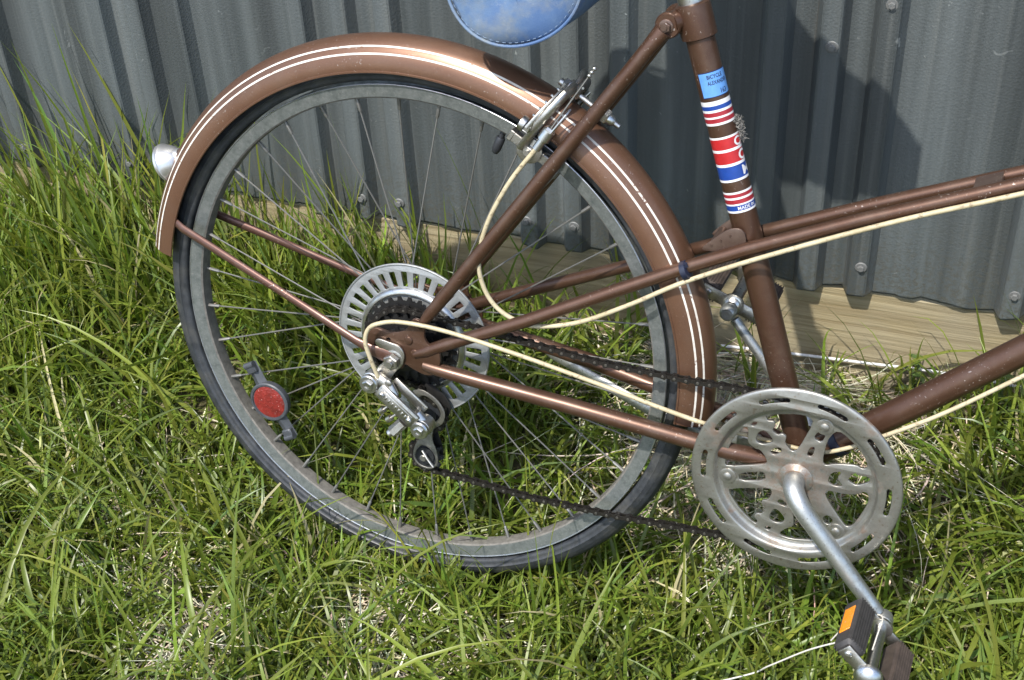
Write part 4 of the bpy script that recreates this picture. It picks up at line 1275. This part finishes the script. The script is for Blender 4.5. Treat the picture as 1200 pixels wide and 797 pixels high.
fs += [tuple(range(n_)), tuple(range((len(rings) - 1) * n_, len(rings) * n_))]
b.add(vs, fs); b.build('bag_body', M['denim'], bag, auto=70)
for s in (1, -1):
    b = MB(); ol = [(x, y, s * 68.5) for x, y in bag_outline(68.2, 64)]
    b.tube(ol + [ol[0]], 1.6, 8, False); b.build('piping', M['denim'], bag)
    b = MB()
    ol = bag_outline(64.2, 120)
    for i in range(0, 120, 2):
        x0, y0 = ol[i]; x1, y1 = ol[(i + 1) % 120]
        b.tube([(x0, y0, s * 70.2), ((x0 + x1) / 2, (y0 + y1) / 2, s * 71.0), (x1, y1, s * 70.2)], 0.24, 4, False)
    b.build('stitching', M['thread'], bag)
for z in (-35, 35):
    b = MB(); b.tube([(140, 500, z), (150, 530, z), (165, 560, z * 0.9)], [8, 8, 8], 8, flat=[.25] * 3); b.build('strap', M['black'], bag)

# ------------------------------------------------------------------ small things
def to_world(x, y, z): return bike.matrix_world @ B(x, y, z)
def world_tube(name, pts, r, mat, n=8):
    b = MB(lambda x, y, z: Vector((x, y, z)))
    b.tube(pts, r, n)
    return b.build(name, mat)
pts = [to_world(*q) for q in ((566, -197, 178), (567.5, -186, 172), (572, -162, 120), (573, -158, 92), (560, -162, 90), (541, -158, 120), (530, -158, 150))]
o = world_tube('string', spline(pts, 5), 0.0008, M['string'])
tag(o, 'thin white string looped round the pedal with the orange reflector', 'string')
p1 = to_world(535, -163, 145); p2 = to_world(441, -272, 110)
pts = [p1, p1.lerp(p2, .3) + Vector((0, 0, .004)), p1.lerp(p2, .7) + Vector((0, 0, .001)), p2, p2 + Vector((-.12, -.05, -.03))]
o = world_tube('string', spline(pts, 6), 0.0009, M['string'])
tag(o, 'loose white string end trailing from the pedal across the grass', 'string')
pts = [Vector((0.30, 0.348, 0.158)), Vector((0.393, 0.350, 0.163)), Vector((0.49, 0.350, 0.168)), Vector((0.584, 0.350, 0.173)), Vector((0.70, 0.346, 0.171)), Vector((0.80, 0.33, 0.155))]
o = world_tube('cord', spline(pts, 6), 0.0019, M['dec_white'])
tag(o, 'straight white cord running along the foot of the timber board', 'cord')
# lint caught behind the seat tube
b = MB()
for i in range(240):
    c = S(345 + random.gauss(0, 6.0), 104 + random.gauss(0, 8), 14.4 + abs(random.gauss(0, 1.7)))
    pts = [c]
    dv = Vector((random.gauss(0, 1), random.gauss(0, 1), random.gauss(0, 1))).normalized()
    for k in range(5):
        dv = (dv + 0.9 * Vector((random.gauss(0, 1), random.gauss(0, 1), random.gauss(0, 1)))).normalized()
        pts.append(pts[-1] + dv * 1.5 + SF * 0.1)
    b.tube(pts, 0.3, 3, False)
o = b.build('lint_clump', M['web']); o.matrix_world = bike.matrix_world.copy()
tag(o, 'small tuft of grey lint stuck behind the striped seat tube', 'lint')

# ------------------------------------------------------------------ grass
def blades(name, xy, L, Wd, az, th0, curl, col, mat, seg=6, fold=0.0, zoff=None, twist=0.0):
    n = len(L)
    ts = np.linspace(0, 1, seg + 1)
    x = xy[:, 0].copy(); y = xy[:, 1].copy(); z = gz(x, y) - 0.006
    if zoff is not None: z = z + zoff
    ca, sa = np.cos(az), np.sin(az)
    P = np.zeros((n, seg + 1, 3)); side = np.zeros((n, seg + 1, 3)); nor = np.zeros((n, seg + 1, 3))
    wob = rng.normal(0, 0.10, n)
    for i, t in enumerate(ts):
        th = th0 + curl * t ** 1.3
        a = az + wob * t * 4
        P[:, i, 0] = x; P[:, i, 1] = y; P[:, i, 2] = z
        st = L / seg
        x = x + np.sin(th) * np.cos(a) * st; y = y + np.sin(th) * np.sin(a) * st; z = z + np.cos(th) * st
        tw = twist * t
        sx, sy = -np.sin(a), np.cos(a)
        nx_, ny_, nz_ = -np.cos(th) * np.cos(a), -np.cos(th) * np.sin(a), np.sin(th)
        side[:, i, 0] = sx * np.cos(tw) + nx_ * np.sin(tw); side[:, i, 1] = sy * np.cos(tw) + ny_ * np.sin(tw); side[:, i, 2] = nz_ * np.sin(tw)
        nor[:, i] = np.c_[nx_, ny_, nz_]
    # never below the soil
    gzz = gz(P[:, :, 0], P[:, :, 1]) + 0.002
    P[:, 1:, 2] = np.maximum(P[:, 1:, 2], gzz[:, 1:])
    # stay in front of the wall
    P[:, :, 1] = np.minimum(P[:, :, 1], 0.3345)
    prof = np.clip(1.0 - ts ** 2.4, 0, 1) * (0.72 + 0.28 * np.minimum(ts * 4, 1))
    half = side * (Wd[:, None] * 0.5 * prof[None, :])[:, :, None]
    if fold > 0:
        ridge = P + nor * (Wd[:, None] * 0.5 * prof[None, :] * -fold)[:, :, None]
        V = np.stack([P - half, ridge, P + half], 2).reshape(n, -1, 3); k = 3
    else:
        V = np.stack([P - half, P + half], 2).reshape(n, -1, 3); k = 2
    m = V.shape[1]
    F = []
    for i in range(seg):
        for j in range(k - 1):
            F.append((i * k + j, i * k + j + 1, (i + 1) * k + j + 1, (i + 1) * k + j))
    F = np.array(F)
    faces = (F[None] + (np.arange(n) * m)[:, None, None]).reshape(-1, 4)
    me = bpy.data.meshes.new(name)
    me.vertices.add(n * m); me.vertices.foreach_set('co', V.reshape(-1).astype(np.float32))
    nf = len(faces)
    me.loops.add(nf * 4); me.loops.foreach_set('vertex_index', faces.reshape(-1).astype(np.int32))
    me.polygons.add(nf); me.polygons.foreach_set('loop_start', (np.arange(nf) * 4).astype(np.int32)); me.polygons.foreach_set('loop_total', np.full(nf, 4, np.int32))
    me.update(calc_edges=True)
    me.polygons.foreach_set('use_smooth', np.ones(nf, bool))
    at = me.attributes.new('col', 'FLOAT_COLOR', 'POINT')
    cc = np.repeat(np.c_[col, np.ones(n)], m, 0)
    at.data.foreach_set('color', cc.reshape(-1).astype(np.float32))
    me.materials.append(mat)
    return link(name, me)

def green(n, dry=0.06):
    base = np.array([0.140, 0.183, 0.027])
    g = np.ones((n, 3)) * base
    g *= np.exp(rng.normal(0, 0.24, n))[:, None]
    hue = rng.normal(0, 1, n)[:, None]
    g *= np.exp(hue * np.array([0.13, 0.02, 0.10]))
    bluish = rng.random(n) < 0.10
    g[bluish] = g[bluish] * np.array([0.95, 1.03, 1.8])
    d_ = rng.random(n) < dry
    g[d_] = np.array([0.38, 0.34, 0.19]) * np.exp(rng.normal(0, 0.25, d_.sum()))[:, None]
    return np.clip(g, 0.004, 0.8)

def in_view(x, y, mg=0.0):
    """1 where the lawn is close to what one sees beside the bicycle"""
    lower = -0.36 - mg + (x + 0.45) * (0.42 / 1.23)
    return (y > lower) & (x > -0.95 - mg) & (x < 0.82 + mg)

def patch(x, y, spots):
    v = np.zeros_like(x)
    for px, py, r_, s_ in spots:
        v = np.maximum(v, s_ * np.exp(-((x - px) ** 2 + ((y - py) * 1.0) ** 2) / r_ ** 2))
    return v
BARE = [(0.42, 0.27, 0.15, 1.07), (0.29, 0.28, 0.13, 1.05), (0.56, 0.31, 0.07, 0.9), (0.34, 0.20, 0.10, 0.9), (-0.05, -0.075, 0.065, 1.05), (-0.30, -0.14, 0.055, 0.9), (-0.43, -0.02, 0.06, 0.8), (0.02, -0.17, 0.05, 0.95), (-0.22, -0.22, 0.05, 0.8), (0.13, -0.06, 0.035, 0.7), (-0.85, 0.27, 0.10, 0.5)]

def scatter(n, lo=(-1.45, -0.85), hi=(1.35, 0.33), out_p=0.3):
    x = rng.uniform(lo[0], hi[0], n); y = rng.uniform(lo[1], hi[1], n)
    keep = in_view(x, y, 0.10) | (rng.random(n) < out_p)
    keep &= rng.random(n) > patch(x, y, BARE) * 0.93
    keep &= ~((np.abs(x - 0.01) < 0.14) & (np.abs(y + 0.004) < 0.018))
    return np.c_[x[keep], y[keep]]

# mat of blades
tuft = scatter(6800, out_p=0.2)
nb = 6
xy = np.repeat(tuft, nb, 0) + rng.normal(0, 0.010, (len(tuft) * nb, 2))
n = len(xy)
taz = np.repeat(rng.uniform(0, 2 * np.pi, len(tuft)), nb)
L = np.exp(rng.normal(math.log(0.098), 0.34, n)) * (1.0 + 0.3 * sstep(0.08, 0.3, xy[:, 1]))
o = blades('lawn_grass', xy, L, rng.uniform(0.0030, 0.0064, n), taz + rng.normal(0, 0.9, n), np.abs(rng.normal(0.45, 0.32, n)), rng.normal(1.15, 0.55, n), green(n, 0.03), M['blade'], 6, 0.0, None, rng.normal(0, 0.8, n))
tag(o, 'thick short green grass all over the ground round the bicycle', 'grass', kind='stuff')

# longer, wider blades lying over the mat
xy = scatter(7600, out_p=0.2)
n = len(xy)
L = np.exp(rng.normal(math.log(0.150), 0.30, n))
o = blades('long_grass', xy, L, rng.uniform(0.0042, 0.0086, n), rng.uniform(0, 2 * np.pi, n), np.abs(rng.normal(0.62, 0.34, n)), rng.normal(1.05, 0.5, n), green(n, 0.03), M['blade'], 8, 0.3, None, rng.normal(0, 0.9, n))
tag(o, 'longer arching grass blades lying over the short grass', 'grass', kind='stuff')

# blades bent up round the foot of the tyre
k = 240
xy = np.c_[rng.uniform(-0.16, 0.17, k), rng.normal(-0.034, 0.010, k)]
o = blades('long_grass', xy, rng.uniform(0.05, 0.10, k), rng.uniform(0.003, 0.0062, k), rng.normal(np.pi / 2, 0.9, k), np.abs(rng.normal(0.2, 0.2, k)), rng.normal(0.6, 0.4, k), green(k, 0.04), M['blade'], 6, 0.3, None, rng.normal(0, 0.9, k))
tag(o, 'short grass blades bent up against the foot of the rear tyre', 'grass', kind='stuff')

# tiny leaved ground cover between the blades
xy = np.vstack([scatter(2200, out_p=0.1), np.c_[rng.normal(-0.86, 0.07, 1500), np.clip(rng.normal(0.13, 0.07, 1500), -.4, .32)]])
n = len(xy)
gc = green(n, 0.0) * np.array([0.95, 1.05, 1.1])
o = blades('ground_cover', xy, rng.uniform(0.008, 0.017, n), rng.uniform(0.006, 0.011, n), rng.uniform(0, 2 * np.pi, n), rng.uniform(0.7, 1.6, n), rng.normal(0.3, 0.3, n), gc, M['blade'], 4, 0.25, rng.uniform(0.01, 0.055, n))
tag(o, 'tiny round leaved ground cover between the grass blades', 'ground cover', kind='stuff')

# tall tufts by the wall
def tall(name, spots, label, w0=0.004, w1=0.0078):
    XY = []; LL = []; AZ = []; TH = []; CU = []
    for cx, cy, sx, sy, k, l0, ls in spots:
        XY.append(np.c_[rng.normal(cx, sx, k), np.clip(rng.normal(cy, sy, k), -0.4, 0.325)])
        LL.append(np.exp(rng.normal(math.log(l0), ls, k)))
        AZ.append(rng.normal(np.pi * 0.72, 1.3, k)); TH.append(np.abs(rng.normal(0.12, 0.16, k))); CU.append(np.abs(rng.normal(0.65, 0.4, k)))
    xy = np.vstack(XY); L = np.concatenate(LL); n = len(L)
    o = blades(name, xy, L, rng.uniform(w0, w1, n), np.concatenate(AZ), np.concatenate(TH), np.concatenate(CU), green(n, 0.03), M['blade'], 9, 0.4, None, rng.normal(0, 0.7, n))
    tag(o, label, 'grass', kind='stuff')
tall('tall_grass', [(-0.60, 0.26, 0.075, 0.035, 150, 0.23, 0.28), (-0.70, 0.20, 0.08, 0.06, 220, 0.17, 0.25), (-0.50, 0.28, 0.03, 0.02, 40, 0.26, 0.25), (-0.43, 0.30, 0.03, 0.015, 22, 0.22, 0.2), (-0.84, 0.22, 0.07, 0.06, 200, 0.16, 0.25), (-0.78, 0.30, 0.14, 0.02, 260, 0.17, 0.22), (-0.66, 0.27, 0.10, 0.03, 26, 0.36, 0.14), (-0.47, 0.30, 0.05, 0.015, 12, 0.31, 0.12), (-0.48, 0.30, 0.10, 0.02, 170, 0.15, 0.25)],
     'tall clump of long grass blades against the wall at the left')
tall('tall_grass', [(-0.22, 0.27, 0.05, 0.03, 90, 0.19, 0.28), (-0.10, 0.28, 0.05, 0.025, 60, 0.16, 0.3), (0.04, 0.26, 0.05, 0.04, 40, 0.13, 0.3), (-0.33, 0.26, 0.04, 0.03, 60, 0.18, 0.25), (-0.28, 0.30, 0.10, 0.02, 230, 0.155, 0.25), (-0.08, 0.30, 0.07, 0.02, 90, 0.13, 0.25)],
     'tall grass blades behind the rear wheel at the foot of the wall')
tall('tall_grass', [(0.64, 0.29, 0.03, 0.02, 8, 0.19, 0.25), (0.72, 0.25, 0.04, 0.04, 40, 0.15, 0.3), (0.56, 0.31, 0.03, 0.01, 5, 0.13, 0.2), (0.80, 0.26, 0.06, 0.04, 80, 0.18, 0.3)],
     'sparse thin grass blades in front of the timber board at the right', 0.0026, 0.005)

# dry straw
def straw(name, xy, L, label, flat=1.45):
    n = len(L)
    col = np.array([0.52, 0.475, 0.35]) * np.exp(rng.normal(0, 0.3, n))[:, None] * np.exp(rng.normal(0, 0.08, (n, 3)))
    o = blades(name, xy, L, rng.uniform(0.0012, 0.003, n), rng.uniform(0, 2 * np.pi, n), np.clip(rng.normal(flat, 0.15, n), 0.9, 1.75), rng.normal(0.0, 0.25, n), np.clip(col, 0, 0.8), M['straw'], 5, 0.3, rng.uniform(0.004, 0.024, n))
    tag(o, label, 'straw', kind='stuff')
xs = []
for px, py, r_, s_ in BARE:
    k = int(750 * s_ * (r_ / 0.1) ** 2)
    xs.append(np.c_[rng.normal(px, r_ * .62, k), np.clip(rng.normal(py, r_ * .62, k), -0.8, 0.328)])
xs = np.vstack(xs)
straw('dry_straw', xs, np.exp(rng.normal(math.log(0.07), 0.45, len(xs))), 'bleached dry straw heaped on bare patches and along the board')
xs = scatter(1300)
straw('dry_straw', xs, np.exp(rng.normal(math.log(0.06), 0.4, len(xs))), 'scattered dead straw lying under the green grass', 1.4)

# ------------------------------------------------------------------ weeds at the foot of the board
def weed(x, y, h, ns, label):
    root = empty('weed', None, (x, y, float(gz(x, y)) - 0.004))
    tag(root, label, 'weed', 'small leafy weeds by the timber board')
    rr = random.Random(int(x * 1000))
    cv = lambda a, b_, c: Vector((a, b_, c))
    stem = MB(cv); leaf = MB(cv); lv = []
    for s in range(ns):
        a = rr.uniform(0, 6.28); tilt = rr.uniform(0.1, 0.5); hh = h * rr.uniform(0.6, 1.0)
        P = [Vector((0, 0, 0))]
        for k in range(1, 6):
            t = k / 5.0
            P.append(Vector((math.cos(a) * tilt * hh * t * t, math.sin(a) * tilt * hh * t * t * 0.5, hh * t)))
        stem.tube(P, [0.0011, 0.001, 0.001, 0.0009, 0.0008, 0.0006], 5)
        for k in range(1, 6):
            for q in range(3):
                lv.append((P[k], rr.uniform(0, 6.28), rr.uniform(-0.2, 0.7), rr.uniform(0.008, 0.015)))
    stem.build('stem', M['leaf'], root)
    me = None
    for (p, a, el, sz) in lv:
        if me is None:
            q = MB(cv)
            ol = [(0, 0), (.25, .22), (.55, .3), (.85, .2), (1.05, 0), (.85, -.2), (.55, -.3), (.25, -.22)]
            q.add([(u, v, 0.12 * abs(v) * 2 - 0.15 * u * u) for u, v in ol] + [(.55, 0, -.06)], [(i, (i + 1) % 8, 8) for i in range(8)])
            me = q.mesh('leaf', M['leaf'])
        o = link('leaf', me, root)
        o.matrix_local = Matrix.Translation(p) @ Matrix.Rotation(a, 4, 'Z') @ Matrix.Rotation(-el, 4, 'Y') @ Matrix.Scale(sz, 4)
weed(0.545, 0.325, 0.085, 3, 'small grey green weed left of the others at the foot of the board')
weed(0.585, 0.318, 0.065, 4, 'low bushy weed in the middle of the three by the timber board')
weed(0.655, 0.322, 0.09, 3, 'taller leafy weed nearest the down tube by the timber board')
